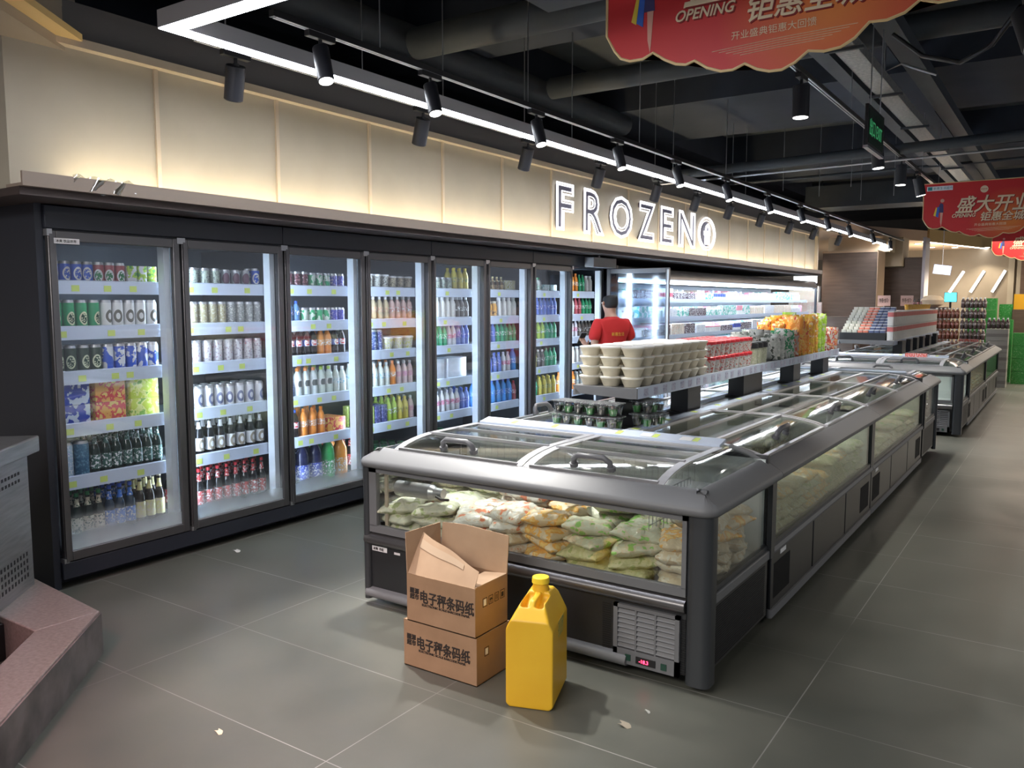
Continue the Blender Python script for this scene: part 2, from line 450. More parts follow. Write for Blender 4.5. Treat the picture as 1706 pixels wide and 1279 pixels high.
# diagonal bulkhead over the corner counter
d = Vector((.62, -.79, 0)).normalized(); nn = Vector((.79, .62, 0)).normalized()
def diag(o, a0, a1, b0, b1, z0, z1, m=0, base=Vector((-4.42, 2.38, 0))):
    vs = [base + d*a + nn*b + Vector((0, 0, z)) for a in (a0, a1) for b in (b0, b1) for z in (z0, z1)]
    return o.add(vs, [(0, 1, 3, 2), (4, 6, 7, 5), (0, 4, 5, 1), (2, 3, 7, 6), (0, 2, 6, 4), (1, 5, 7, 3)], m)
struct('wall_left', diag(MB(), 0, 3.2, -.6, 0, 2.90, 3.6), M['rose'])
struct('trim_26', diag(MB(), 0, 3.2, 0, .09, 2.95, 2.985), M['gold'])
struct('wall_left', MB().box(-8.5, -4.43, 2.3, 2.45, 2.2, 4.3).box(-8.5, -5.9, 2.3, 2.45, 0, 2.2).box(-8.5, -4.43, 2.075, 2.29, 2.66, 3.1), M['rose'])
struct('wall_left', MB().box(-8.5, -4.6, 2.26, 2.29, 2.2, 2.66), pm('pink_beige_plaster', (.32, .23, .20), .7))
struct('wall_left', MB().box(-8.6, -8.5, -6, 2.5, 0, 4.3), M['rose'])

# ------------------------------------------------------------------ products
_me = {}
def can_mesh(h, r, mat):
    k = ('can', h, r, mat.name)
    if k not in _me:
        b = MB().lathe([(r*.82, 0), (r*.98, .006), (r, .012), (r, h-.016), (r*.84, h-.004), (r*.84, h), (r*.74, h-.003)], 12, ms=[1, 1, 0, 1, 1, 1])
        _me[k] = b.mesh('can', [mat, M['steelbright']])
    return _me[k]
BOT = {  # profile shapes as fractions of radius and height
 'beer': [(.9, 0), (1, .03), (1, .56), (.86, .64), (.45, .74), (.36, .80), (.36, .96)],
 'soda': [(.8, 0), (1, .05), (1, .30), (.93, .36), (1, .44), (1, .62), (.8, .76), (.42, .88), (.36, .90), (.36, .95)],
 'big': [(.85, 0), (1, .04), (1, .60), (.9, .72), (.6, .84), (.32, .90), (.30, .95)],
 'milk': [(.9, 0), (1, .03), (1, .70), (.72, .84), (.55, .88), (.55, .94)],
}
def bottle_parts(sh, h, r, body, cap, lab):
    pr = [(a*r, b*h) for a, b in BOT[sh]]
    top = pr[-1]; k = (sh, h, r, body.name, cap.name, lab.name)
    if k not in _me:
        def B(b=None): return (b or MB()).lathe(pr, 12, m=0)
        def C(b=None, m=0): return (b or MB()).lathe([(top[0]*1.18, top[1]-.01), (top[0]*1.18, h), (top[0]*1.0, h+.002)], 10, m=m)
        z0, z1 = (.16, .48) if sh != 'soda' else (.40, .60)
        def L(b=None, m=0):
            b = (b or MB()).lathe([(r*1.012, z0*h), (r*1.012, z1*h)], 12, m=m)
            if sh == 'beer': b.lathe([(r*.60, .70*h), (r*.40, .80*h), (r*.40, .88*h)], 10, m=m)
            return b
        _me[k] = (B().mesh('bottle', body), C().mesh('cap', cap), L().mesh('label', lab),
                  L(C(B(), 1), 2).mesh('bottle', [body, cap, lab]))
    return _me[k]
def put_can(h, r, mat, loc, label, group, name='drink_can'):
    o = link(name, can_mesh(h, r, mat), None, loc, (0, 0, random.uniform(-.5, .5))); prop(o, label, 'can', group); return o
def put_bottle(sh, h, r, body, cap, lab, loc, label, group, full=False, name='bottle'):
    name = {'beer': 'beer_bottle', 'big': 'large_soda_bottle', 'milk': 'yogurt_bottle'}.get(sh) or ('soda_bottle' if 'soda' in label or 'cola' in label else 'water_bottle' if 'water' in label else 'drink_bottle')
    ms = bottle_parts(sh, h, r, body, cap, lab)
    if full:
        o = link(name, ms[0], None, loc, (0, 0, random.uniform(-.4, .4)))
        link('cap', ms[1], o); link('label', ms[2], o)
    else:
        o = link(name, ms[3], None, loc, (0, 0, random.uniform(-.4, .4)))
    prop(o, label, 'bottle', group); return o
K = dict
W_ = (.75, .77, .78); BK = (.012, .012, .015); GR = (.015, .20, .06); DG = (.005, .045, .022); BL = (.02, .09, .55); LB = (.12, .38, .72)
RD = (.50, .02, .03); OR = (.80, .22, .02); YE = (.80, .62, .05); LM = (.40, .62, .06); SV = (.50, .52, .55); GD = (.50, .40, .18); PK = (.75, .30, .38)
PU = (.16, .06, .34); BR = (.10, .035, .012); TQ = (.05, .42, .46); CR = (.62, .56, .42); AM = (.28, .10, .015)
def liq(c, rough=.12): return pack(c, c, 'plain', None, .09, rough)
P = {  # product: (kind, height, radius, material(s), words)
 'c_blue': ('can', .135, .031, pack(BL, W_, 'emblem', BL, .065), 'blue drink can'),
 'c_red': ('can', .135, .031, pack((.35, .05, .06), W_, 'emblem', GR, .055), 'dark red drink can'),
 'c_limebox': ('box', .12, .031, pack(W_, LM, 'blotch', (.10, .35, .06)), 'pale green printed carton'),
 'c_green': ('can', .175, .033, pack((.02, .30, .12), (.62, .66, .42), 'emblem', DG, .07), 'tall green beer can'),
 'c_white': ('can', .175, .033, pack((.70, .71, .70), (.13, .12, .10), 'ring', None, .08), 'white beer can with a round dark badge'),
 'c_dgreen': ('can', .170, .033, pack((.008, .035, .016), (.60, .66, .45), 'emblem', DG, .075), 'black-green beer can with pale badge'),
 'c_wblue': ('can', .170, .033, pack((.68, .72, .76), BL, 'blotch'), 'white and blue beer can'),
 'p_blue': ('pack', .125, .10, pack((.02, .06, .45), (.62, .72, .85), 'blotch'), 'blue shrink-wrapped multipack'),
 'p_orange': ('pack', .125, .10, pack((.80, .42, .10), (.62, .05, .06), 'blotch', (.85, .65, .2)), 'orange and red shrink-wrapped multipack'),
 'p_lime': ('pack', .125, .10, pack((.55, .68, .06), (.78, .82, .30), 'blotch', (.25, .5, .08)), 'lime shrink-wrapped multipack'),
 'f_blue': ('can', .22, .044, pack((.35, .48, .62), W_, 'text', BL), 'large pale blue beer keg can'),
 'f_navy': ('can', .22, .044, pack((.03, .12, .22), (.10, .26, .38), 'text'), 'large navy beer keg can'),
 'b_dark': ('bottle', .265, .030, 'beer', liq((.006, .020, .014), .08), M['steelbright'], pack((.03, .10, .08), W_, 'text'), 'dark green beer bottle'),
 'b_foot': ('bottle', .275, .031, 'beer', liq((.006, .016, .012), .1), pack(GR, GR), pack(CR, DG, 'text'), 'dark beer bottle with pale label'),
 'b_blue': ('bottle', .285, .031, 'beer', liq((.01, .03, .06), .1), pack(BL, BL), pack((.03, .16, .60), W_, 'text'), 'dark beer bottle with blue label'),
 'b_gold': ('bottle', .31, .031, 'beer', liq((.02, .014, .01), .1), pack(CR, CR), pack((.62, .58, .25), CR, 'text'), 'dark beer bottle with gold foil neck'),
 'c_gold': ('can', .165, .033, pack((.40, .36, .22), (.62, .60, .50), 'text', (.2, .18, .12)), 'pale gold beer can'),
 'c_silver': ('can', .165, .033, pack((.30, .31, .30), (.58, .58, .55), 'text', (.08, .08, .09)), 'grey patterned beer can'),
 'c_mix': ('can', .125, .031, pack((.42, .48, .40), (.12, .14, .14), 'text', W_), 'grey-green drink can'),
 'c_pale': ('can', .12, .030, pack((.42, .44, .48), (.14, .06, .10), 'emblem', None, .06), 'silver drink can with dark dot'),
 'c_pink': ('can', .165, .033, pack((.62, .60, .62), (.32, .30, .36), 'text', (.66, .22, .24)), 'silver beer can with pink rim'),
 'c_ring': ('can', .165, .033, pack((.66, .67, .70), (.16, .18, .30), 'ring', None, .075), 'silver-white beer can with a ring badge'),
 'b_ring': ('bottle', .265, .031, 'beer', liq((.012, .012, .014), .1), M['steelbright'], pack(W_, (.30, .26, .2), 'ring', None, .08), 'dark beer bottle with silver neck'),
 'b_redc': ('bottle', .28, .031, 'beer', liq((.010, .010, .012), .1), pack(RD, RD), pack((.45, .05, .05), W_, 'text'), 'dark beer bottle with red label and cap'),
 'b_cola': ('bottle', .225, .032, 'soda', liq((.012, .006, .006), .1), pack((.02, .08, .40), BL), pack((.02, .07, .42), W_, 'emblem', RD, .115), 'cola bottle with blue label'),
 'b_orng': ('bottle', .225, .032, 'soda', liq((.75, .25, .04), .15), pack(OR, OR), pack((.70, .34, .14), W_, 'text'), 'orange soda bottle'),
 'b_g': ('bottle', .225, .034, 'soda', liq((.60, .66, .66), .15), pack(OR, OR), pack((.72, .74, .72), (.05, .06, .06), 'emblem', None, .11), 'pale sports drink bottle with orange cap'),
 'b_gl': ('bottle', .225, .034, 'soda', liq((.60, .68, .62), .15), pack(LM, LM), pack((.72, .74, .72), (.05, .06, .06), 'emblem', None, .11), 'pale sports drink bottle with lime cap'),
 'b_water': ('bottle', .17, .028, 'soda', liq((.10, .22, .42), .12), pack(BL, BL), pack((.05, .14, .45), W_, 'text'), 'small blue-capped water bottle'),
 'b_bigblue': ('bottle', .34, .055, 'big', liq((.010, .012, .05), .12), pack(BL, BL), pack((.02, .05, .36), W_, 'text'), 'large cola bottle with blue cap'),
 'b_biggrn': ('bottle', .34, .055, 'big', liq((.05, .42, .12), .14), pack(GR, GR), pack((.03, .32, .10), W_, 'text'), 'large green soda bottle'),
 'b_bigor': ('bottle', .34, .055, 'big', liq((.80, .33, .05), .15), pack(OR, OR), pack((.75, .36, .08), W_, 'text'), 'large orange soda bottle'),
 'c_dark': ('can', .125, .031, pack((.10, .03, .04), (.30, .10, .12), 'text', W_), 'dark maroon drink can'),
 'c_grn': ('can', .12, .031, pack((.03, .36, .14), (.60, .70, .60), 'blotch'), 'green soda can'),
 'c_purp': ('can', .12, .031, pack((.08, .08, .42), (.35, .30, .55), 'text'), 'violet-blue soda can'),
 'u_teal': ('pack', .09, .07, pack((.40, .58, .56), (.62, .72, .68), 'blotch', (.2, .4, .42)), 'pale teal wrapped carton'),
 'u_tan': ('tub', .12, .042, pack((.42, .36, .26), (.22, .18, .14), 'text'), 'tan paper cup of instant drink'),
 'u_cup': ('tub', .13, .040, pack((.50, .50, .46), (.18, .17, .16), 'text'), 'grey printed drink cup'),
 'u_cream': ('tub', .13, .060, pack((.62, .60, .50), (.55, .55, .12), 'text'), 'wide cream tub with printed side'),
 'b_tea': ('bottle', .205, .030, 'soda', liq((.52, .42, .26), .2), pack(W_, W_), pack((.58, .46, .28), (.60, .30, .2), 'text'), 'tan milk-tea bottle'),
 'b_rose': ('bottle', .205, .030, 'soda', liq((.62, .42, .38), .2), pack(W_, W_), pack((.62, .34, .30), W_, 'text'), 'rose-coloured drink bottle'),
 'c_navy': ('can', .19, .031, pack((.02, .05, .24), (.42, .50, .66), 'text'), 'slim navy drink can'),
 'b_multi': ('bottle', .215, .030, 'soda', liq((.58, .62, .56), .2), pack(W_, W_), pack((.55, .60, .60), (.05, .36, .50), 'text', (.5, .2, .3)), 'clear drink bottle with coloured label'),
 'b_pink': ('bottle', .215, .030, 'soda', liq((.66, .50, .50), .2), pack(W_, W_), pack((.62, .36, .40), (.55, .25, .4), 'text'), 'pink drink bottle with white cap'),
 'b_yel': ('bottle', .215, .032, 'soda', liq((.62, .52, .10), .2), pack(YE, YE), pack((.60, .50, .10), (.2, .3, .1), 'text'), 'yellow drink bottle'),
 'x_green': ('carton', .17, .035, pack((.35, .50, .10), (.55, .62, .25), 'text'), 'green juice carton'),
 'x_navy': ('carton', .17, .035, pack((.04, .05, .20), (.2, .2, .4), 'text'), 'navy juice carton'),
 'b_white': ('bottle', .205, .034, 'milk', liq((.66, .65, .62), .4), pack(W_, W_), pack((.68, .66, .62), (.60, .60, .58), 'text'), 'white yogurt drink bottle'),
 'b_dot': ('bottle', .205, .030, 'soda', liq((.16, .14, .13), .2), pack(W_, W_), pack((.12, .11, .10), W_, 'text'), 'dark spotted drink bottle'),
 'b_red': ('bottle', .215, .030, 'soda', liq((.45, .10, .12), .2), pack(RD, RD), pack((.55, .12, .14), W_, 'text', BK), 'red-labelled drink bottle'),
 'b_green': ('bottle', .215, .030, 'soda', liq((.04, .36, .16), .14), pack(GR, GR), pack((.04, .40, .18), W_, 'text'), 'green soda bottle'),
 'b_blu': ('bottle', .215, .030, 'soda', liq((.12, .18, .50), .14), pack(BL, BL), pack((.06, .10, .45), (.45, .5, .7), 'text'), 'blue-labelled water bottle'),
 'b_vit': ('bottle', .215, .030, 'soda', liq((.60, .60, .64), .2), pack((.5, .5, .6), (.5, .5, .6)), pack((.55, .20, .30), W_, 'text', BL), 'white vitamin drink bottle'),
 'b_bigw': ('bottle', .25, .040, 'soda', liq((.05, .22, .55), .14), pack(BL, BL), pack((.03, .16, .55), (.4, .6, .8), 'text'), 'large blue water bottle'),
 'b_oj': ('bottle', .17, .032, 'milk', liq((.60, .30, .06), .2), pack(CR, CR), pack((.60, .32, .08), BR, 'text'), 'amber juice bottle'),
 'b_brown': ('bottle', .15, .026, 'beer', liq((.10, .05, .02), .12), pack(GD, GD), pack((.35, .24, .10), BR, 'text'), 'small brown glass bottle'),
 'p_cream': ('pack', .12, .10, pack((.62, .58, .34), (.70, .68, .55), 'blotch', (.4, .36, .1)), 'cream and yellow printed carton'),
 'p_white': ('pack', .20, .15, pack((.58, .62, .68), (.62, .66, .72), 'blotch'), 'large white cardboard carton'),
 'b_lim': ('bottle', .215, .030, 'soda', liq((.36, .52, .06), .15), pack(LM, LM), pack((.30, .46, .05), W_, 'text'), 'lime-green drink bottle'),
 'b_bell': ('bottle', .16, .045, 'milk', liq((.48, .50, .46), .3), pack(GR, GR), pack((.35, .5, .35), W_, 'text'), 'white bottle with green foot'),
 'b_mini': ('bottle', .14, .030, 'milk', liq((.45, .40, .38), .3), pack(W_, W_), pack((.5, .3, .25), W_, 'text'), 'small milk bottle with printed wrap'),
}
def carton_mesh(hy, hx, h, mat):
    k = ('ct', hy, hx, h, mat.name)
    if k not in _me:
        _me[k] = MB().rbox(-hx, hx, -hy, hy, 0, h, .006).mesh('carton', mat)
    return _me[k]
def tub_mesh(r, h, mat):
    k = ('tub', r, h, mat.name)
    if k not in _me:
        _me[k] = MB().lathe([(r*.75, 0), (r*.96, h*.86), (r*1.04, h*.88), (r*1.04, h*.95), (r*.9, h)], 14, ms=[0, 0, 1, 1]).mesh('tub', [mat, M['whitep']])
    return _me[k]
def place(key, x, y, z, label, group, full):
    p = P[key]
    if p[0] == 'can': return put_can(p[1], p[2], p[3], (x, y, z), label, group)
    if p[0] == 'bottle': return put_bottle(p[3], p[1], p[2], p[4], p[5], p[6], (x, y, z), label, group, full)
    if p[0] == 'pack': me = carton_mesh(p[2]*.94, .10, p[1], p[3]); nm_ = 'multipack'; c = 'pack'
    if p[0] in ('carton', 'box'): me = carton_mesh(p[2]*.92, .030, p[1], p[3]); nm_ = 'drink_carton'; c = 'carton'
    if p[0] == 'tub': me = tub_mesh(p[2], p[1], p[3]); nm_ = 'drink_cup'; c = 'cup'
    o = link(nm_, me, None, (x, y, z)); prop(o, label, c, group); return o
ORD = ['first', 'second', 'third', 'fourth', 'fifth', 'sixth', 'seventh', 'eighth']
SHN = ['top shelf', 'second shelf', 'third shelf', 'fourth shelf', 'fifth shelf', 'cabinet floor']
SZ = [1.695, 1.435, 1.180, .880, .575, .215]
DOORS = [
 ['c_blue*4 c_red*3 c_limebox*4', 'c_green*4 c_white*6', 'c_dgreen*4 c_wblue*6', 'p_blue*1 p_orange*1 p_lime*1', 'f_blue*1 f_navy*1 b_dark*7', 'b_foot*4 b_blue*3 b_gold*3'],
 ['c_mix*4 c_pale*3 c_blue*1', 'c_wblue*1 c_gold*4 c_silver*4', 'c_pink*8', 'c_ring*8', 'b_ring*8', 'b_redc*9'],
 ['c_dark*4 c_grn*3 c_purp*2', 'b_water*3 c_grn*4 c_purp*2', 'b_cola*5 b_orng*2 b_cola*2', 'b_water*2 b_g*3 b_gl*2 b_multi*2', 'b_cola*2 b_orng*3 p_orange*1', 'b_bigblue*3 b_biggrn*1 b_bigor*1'],
 ['u_cup*4 u_tan*4', 'b_tea*5 b_rose*4', 'c_navy*4 u_cream*3', 'b_multi*5 b_orng*1 b_pink*3', 'x_green*2 x_navy*2 b_lim*2 b_yel*2 b_pink*1', 'b_redc*2 b_bell*5'],
 ['c_mix*5 b_yel*3', 'b_white*6 b_dot*3', 'b_red*2 b_green*3 b_vit*2 b_blu*3', 'p_white*1 p_white*1 c_navy*2', 'b_vit*7 b_blu*2', 'b_bell*6'],
 ['b_brown*6 p_cream*1', 'b_oj*4 b_white*4', 'b_blu*4 b_green*5', 'b_blu*5 b_vit*2 b_bigw*1', 'b_bigw*6 b_red*1', 'b_mini*9'],
 ['b_bell*3 u_teal*2', 'b_oj*3 b_blu*6', 'b_lim*5 b_green*3', 'b_yel*3 b_dot*2 b_green*3', 'b_green*3 b_yel*4', 'b_mini*9'],
 ['b_green*1 b_orng*3 b_green*2 b_white*2', 'b_multi*3 b_red*2 b_green*3', 'b_vit*4 b_dot*4', 'b_green*2 b_white*3 b_yel*2', 'b_orng*3 b_multi*4', 'b_blu*3 b_red*4'],
]
DY = [2.315 + .806*i for i in range(8)]          # left edge of each door opening
XD = -4.58                                       # door face plane
for di, rows in enumerate(DOORS):
    y0 = DY[di] + .075; y1 = DY[di] + .735
    for si, spec in enumerate(rows):
        items = []
        for t in spec.split():
            k, n = t.split('*'); items += [k]*int(n)
        tot = sum(2*P[k][2] for k in items); gap = (y1 - y0 - tot)/max(1, len(items))
        if gap < .0015:
            while gap < .0015 and len(items) > 1:
                items.pop(); tot = sum(2*P[k][2] for k in items); gap = (y1 - y0 - tot)/len(items)
        yy = y0
        nrow = [2, 2, 2, 3, 3, 4][si] if di < 5 else [1, 1, 1, 1, 2, 2][si]
        for k in items:
            r = P[k][2]; yy += gap/2 + r
            words = P[k][-1]
            lab = '%s, front row, %s, %s fridge door' % (words, SHN[si], ORD[di])
            grp = '%s, %s, %s fridge door' % (words, SHN[si], ORD[di])
            big = P[k][0] == 'pack'
            for rr in range(1 if big else nrow):
                x = -4.745 - (0.065 if big else .0) - rr*(2*r + .012) - r*.3
                if rr: lab = '%s, back rows, %s, %s fridge door' % (words, SHN[si], ORD[di]); g2 = grp + ', back rows'
                o = place(k, x, yy, SZ[si] + .002, lab, grp if rr == 0 else g2, di < 3 and rr == 0)
                if big and si == 3 and k != 'p_white':
                    place(k, x, yy, SZ[si] + .129, 'upper %s, %s, %s fridge door' % (words, SHN[si], ORD[di]), None, False)
                    o['label'] = 'lower %s, %s, %s fridge door' % (words, SHN[si], ORD[di]); del o['group']
            yy += gap/2 + r

# ------------------------------------------------------------------ glass-door fridges
def fridge(i):
    """cabinet unit with two doors"""
    y0 = 2.305 + 1.612*i; y1 = y0 + 1.612
    names = ['nearest', 'second', 'third', 'farthest']
    t = thing('display_fridge', 'tall black two-door drinks fridge, %s of the four under the cream wall' % names[i], 'fridge', (-4.6, y0, 0), world=True)
    b = MB()
    b.box(-5.55, -4.62, y0, y1, .06, .19)                    # plinth / floor
    b.box(-5.55, -4.60, y0, y1, 1.985, 2.12)                 # top box
    b.box(-5.55, -5.50, y0, y1, .19, 1.985)                  # back
    e0, e1 = (.03, .02)
    b.box(-5.50, -4.64, y0, y0 + (.035 if i == 0 else .012), .19, 1.985)
    b.box(-5.50, -4.64, y1 - .012, y1, .19, 1.985)
    part('cabinet_body', b, M['frame'], t)
    part('header', MB().box(-4.60, -4.575, y0+.002, y1-.002, 1.995, 2.118), M['frame'], t, .004)
    part('kick_plate', MB().box(-4.62, -4.575, y0, y1, .055, .150).box(-4.75, -4.70, y0+.02, y1-.02, 0.0, .06), M['frame'], t, .004)
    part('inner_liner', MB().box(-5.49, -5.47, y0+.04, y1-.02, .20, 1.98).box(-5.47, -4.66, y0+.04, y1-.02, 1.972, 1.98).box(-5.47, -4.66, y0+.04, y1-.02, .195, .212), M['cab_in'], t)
    m = MB()
    for k in range(3): m.box(-4.66, -4.62, y0 + .806*k - (.0 if k == 0 else .02), y0 + .806*k + (.0 if k == 2 else .02), .19, 1.985)
    part('mullion', m, M['black'], t)
    for k in range(2):
        a = DY[2*i + k]; c = a + .79
        for s in range(5):
            z = SZ[s]
            sh = part('shelf', MB().box(-5.30, -4.715, a+.03, c-.02, z-.012, z), M['shelf'], t)
            part('price_rail', MB().prism([(-4.715, z-.045), (-4.700, z-.050), (-4.700, z+.025), (-4.715, z+.030)], 'y', a+.035, c-.065), M['rail'], sh)
            rnd = random.Random(i*50 + k*7 + s)
            for q in range(3 if i < 2 else 2):
                g = MB(); yy = a + .08 + .20*q + .12*rnd.random(); g.box(-4.6995, -4.6985, yy, yy+.045, z-.035, z)
                part('price_tag', g, M['tag'], sh)
        part('led_strip', MB().box(-4.685, -4.640, a+.004, a+.018, .23, 1.96), M['ledcool'], t)
        part('mullion_face', MB().box(-4.69, -4.625, c-.075, c-.035, .22, 1.965), M['cab_white'], t)
        # door
        f = MB(); fw = .045
        opened = (i == 3 and k == 1)
        z0, z1 = .155, 1.985
        def frame(b, a, c, x0, x1):
            b.box(x0, x1, a, a+fw, z0, z1); b.box(x0, x1, c-fw, c, z0, z1); b.box(x0, x1, a+fw, c-fw, z0, z0+.055); b.box(x0, x1, a+fw, c-fw, z1-.055, z1)
        if not opened:
            frame(f, a, c, -4.605, XD+.01)
            dr = part('door', f, M['doorframe'], t, .004)
            me = MB().box(-4.597, -4.589, a+fw, c-fw, z0+.05, z1-.05).mesh('glass', M['gl'], (-4.597, a, .2))
            link('glass', me, dr, Vector((-4.597, a, .2)) - ORG[t.name])
            part('handle', MB().box(-4.572, -4.560, a+.004, a+.022, z0, z1-.02).box(-4.605, -4.572, a+.006, a+.018, z0, z0+.03).box(-4.605, -4.572, a+.006, a+.018, z1-.05, z1-.02), M['doorframe'], dr)
            part('corner_cap', MB().box(-4.608, -4.562, c-.02, c+.008, z1-.03, z1+.006).box(-4.608, -4.562, a-.008, a+.02, z1-.03, z1+.006).box(-4.608, -4.562, a-.008, a+.02, z0-.004, z0+.02), M['alu'], dr)
        else:
            X0 = -4.57
            for (p, q, r, s) in ((X0, X0+fw, z0, z1), (X0+.79-fw, X0+.79, z0, z1), (X0+fw, X0+.79-fw, z0, z0+.055), (X0+fw, X0+.79-fw, z1-.055, z1)):
                f.box(p, q, c-.01, c+.02, r, s)
            dr = part('door', f, M['doorframe'], t, .004)
            me = MB().box(X0+fw, X0+.79-fw, c+.0, c+.008, z0+.05, z1-.05).mesh('glass', glass('misted_door_glass', (.62, .70, .80), .12, .10, .4), (X0, c, .2))
            link('glass', me, dr, Vector((X0, c, .2)) - ORG[t.name])
            part('handle', MB().box(X0+.77, X0+.79, c-.030, c-.012, z0, z1-.02), M['alu'], dr)
    if i == 0:
        part('side_panel', MB().box(-5.56, -4.60, 2.265, 2.303, 0.0, 2.125), M['frame'], t)
        s = part('name_sticker', MB().box(-4.5695, -4.5685, DY[0]+.03, DY[0]+.17, 1.915, 1.945), M['tagw'], t)
        text('sticker_print', '冰爽 饮品世界', .018, M['ink'], s, (-4.568, DY[0]+.04, 1.923), FX)
    return t
for i in range(4): fridge(i)
def cctv(): pass
bx = thing('control_box', 'small grey control box on top of the header by the open fridge door', 'box', (-4.5, 8.3, 2.12), world=True)
part('case', MB().box(-4.57, -4.45, 8.2, 8.75, 1.99, 2.10), M['frz'], bx, .005)
part('bracket', MB().box(-4.52, -4.50, 8.4, 8.44, 2.10, 2.165), M['alu'], bx)

# ------------------------------------------------------------------ open dairy case
dy0, dy1 = 8.85, 18.2
t = thing('open_chiller', 'long white-lit open dairy chiller beyond the open fridge door', 'chiller', (-4.6, dy0, 0), world=True)
part('cabinet_body', MB().box(-5.6, -5.5, dy0, dy1, .1, 2.03).box(-5.5, -4.5, dy0, dy0+.05, .1, 2.03).box(-5.5, -4.3, dy0+.02, dy1, .05, .42), M['frame'], t)
part('canopy', MB().prism([(-5.5, 2.03), (-4.56, 2.03), (-4.52, 1.96), (-4.52, 1.90), (-4.60, 1.86), (-5.5, 1.86)], 'y', dy0, dy1), M['steel'], t)
part('canopy_light', MB().box(-4.64, -4.60, dy0+.1, dy1-.05, 1.845, 1.86), M['ledcool'], t)
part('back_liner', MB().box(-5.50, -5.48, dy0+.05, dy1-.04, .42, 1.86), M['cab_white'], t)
part('end_glass', MB().box(-5.4, -4.5, dy1-.02, dy1-.01, .45, 1.9), M['glf'], t)
part('end_post', MB().box(-4.56, -4.52, dy1-.03, dy1+.02, .1, 2.0), M['frame'], t)
part('plinth', MB().box(-5.5, -4.36, dy0+.05, dy1-.05, 0, .05), M['black'], t)
part('bumper', MB().box(-4.32, -4.28, dy0, dy1, .30, .42), M['alu'], t, .01)
DSZ = [1.62, 1.37, 1.12, .87, .62]
for s, z in enumerate(DSZ):
    dx = -4.72 + .04*s
    sh = part('shelf', MB().box(-5.48, dx, dy0+.06, dy1-.05, z-.015, z), M['shelf'], t)
    part('price_rail', MB().box(dx, dx+.012, dy0+.06, dy1-.05, z-.03, z+.025), M['rail'], sh)
    part('shelf_light', MB().box(dx-.05, dx-.02, dy0+.1, dy1-.08, z-.024, z-.016), M['ledcool'], sh)
DP = [('b_white', 'white yogurt bottle'), ('x', 'white dairy carton', pack(W_, (.60, .10, .14), 'band', None, .08)), ('x', 'blue and white milk carton', pack(W_, (.06, .10, .45), 'band', None, .09)),
      ('x', 'pink dairy carton', pack(W_, (.75, .30, .38), 'top', None, .09)), ('x', 'mint green carton', pack(W_, (.12, .50, .42), 'blotch')), ('x', 'cream dairy carton', pack((.70, .66, .58), (.62, .40, .30), 'text')),
      ('x', 'dark printed carton', pack((.10, .06, .08), W_, 'text')), ('x', 'plain white carton', pack((.72, .73, .75), (.45, .5, .6), 'text'))]
for s, z in enumerate(DSZ):
    yy = dy0 + .15; rnd = random.Random(90 + s)
    while yy < dy1 - .5:
        it = rnd.choice(DP[1:]) if not (s == 0 and yy < 12) else DP[6 if rnd.random() < .7 else 1]
        run = rnd.randint(4, 7); h = rnd.choice((.11, .14, .17)); wd = rnd.choice((.07, .09, .11))
        n = 0; lab = '%s on the %s of the open chiller' % (it[1], ['top shelf', 'second shelf', 'third shelf', 'fourth shelf', 'lowest shelf'][s])
        grp = '%ss on %s of the open chiller' % (it[1], ['top shelf', 'second shelf', 'third shelf', 'fourth shelf', 'lowest shelf'][s])
        me = carton_mesh(wd*.46, .04, h, it[2])
        for q in range(run):
            if yy > dy1 - .15: break
            if yy > 9.9:
                prop(link('milk_carton' if 'milk' in it[1] or 'mint' in it[1] or 'dark' in it[1] else 'dairy_carton', me, None, (-4.78 + .04*s, yy, z+.001)), lab, 'carton', grp)
            yy += wd + .004
        yy += rnd.choice((0.01, 0.02, .05))

sb = MB(); rnd = random.Random(3)
for s, z in enumerate(DSZ):
    yy = dy0 + .12
    while yy < dy1 - .15:
        w2 = rnd.choice((.05, .07, .09)); sb.box(-5.40, -4.84+.04*s, yy, yy+w2-.004, z+.001, z + rnd.choice((.10, .13, .16)), rnd.randint(0, 5)); yy += w2
o = link('dairy_back_rows', sb.mesh('dairy_back_rows', [DP[i][2] for i in (1, 2, 3, 4, 5, 7)])); prop(o, 'mixed dairy packs standing in rows behind the front cartons in the open chiller', 'dairy packs', None, 'stuff')

# ------------------------------------------------------------------ island freezers
W = .96
PR = [(.885, .834), (.86, .845), (.82, .858), (.76, .871), (.68, .882), (.60, .888)]     # curved front of a lid: distance from spine, height
def prz(x):
    if x <= .60: return .888
    for (a, za), (b, zb) in zip(PR, PR[1:]):
        if a >= x >= b: return zb + (za-zb)*(x-b)/(a-b)
    return .832
RIM = [(-.02, .740), (.012, .744), (.020, .756), (.020, .772), (.010, .786), (-.055, .824), (-.075, .836), (-.088, .836), (-.088, .822), (-.06, .80), (-.045, .76)]
def bars(b, pts, w_, h, axis, a0, a1):
    """flat bar following the lid profile pts (u,z) with width along axis"""
    for (u0, z0), (u1, z1) in zip(pts, pts[1:]):
        poly = [(u0, z0-h), (u1, z1-h), (u1, z1+.004), (u0, z0+.004)]
        b.prism(poly, axis, a0, a1)
def grip(b, c, along, out, wd=.19):
    """loop handle; c centre on lid, along = unit vector of its bar, out = unit vector away from the lid slope"""
    c = Vector(c); a = Vector(along); o = Vector(out)
    p = [c - a*wd/2, c - a*(wd/2-.004) + o*.035, c - a*(wd/2-.03) + o*.055, c + a*(wd/2-.03) + o*.055, c + a*(wd/2-.004) + o*.035, c + a*wd/2]
    b.tube(p, .0145, 8)
    for s in (-1, 1):
        q = c + a*(wd/2)*s
        b.tube([q - o*.004, q + o*.014], .021, 8)
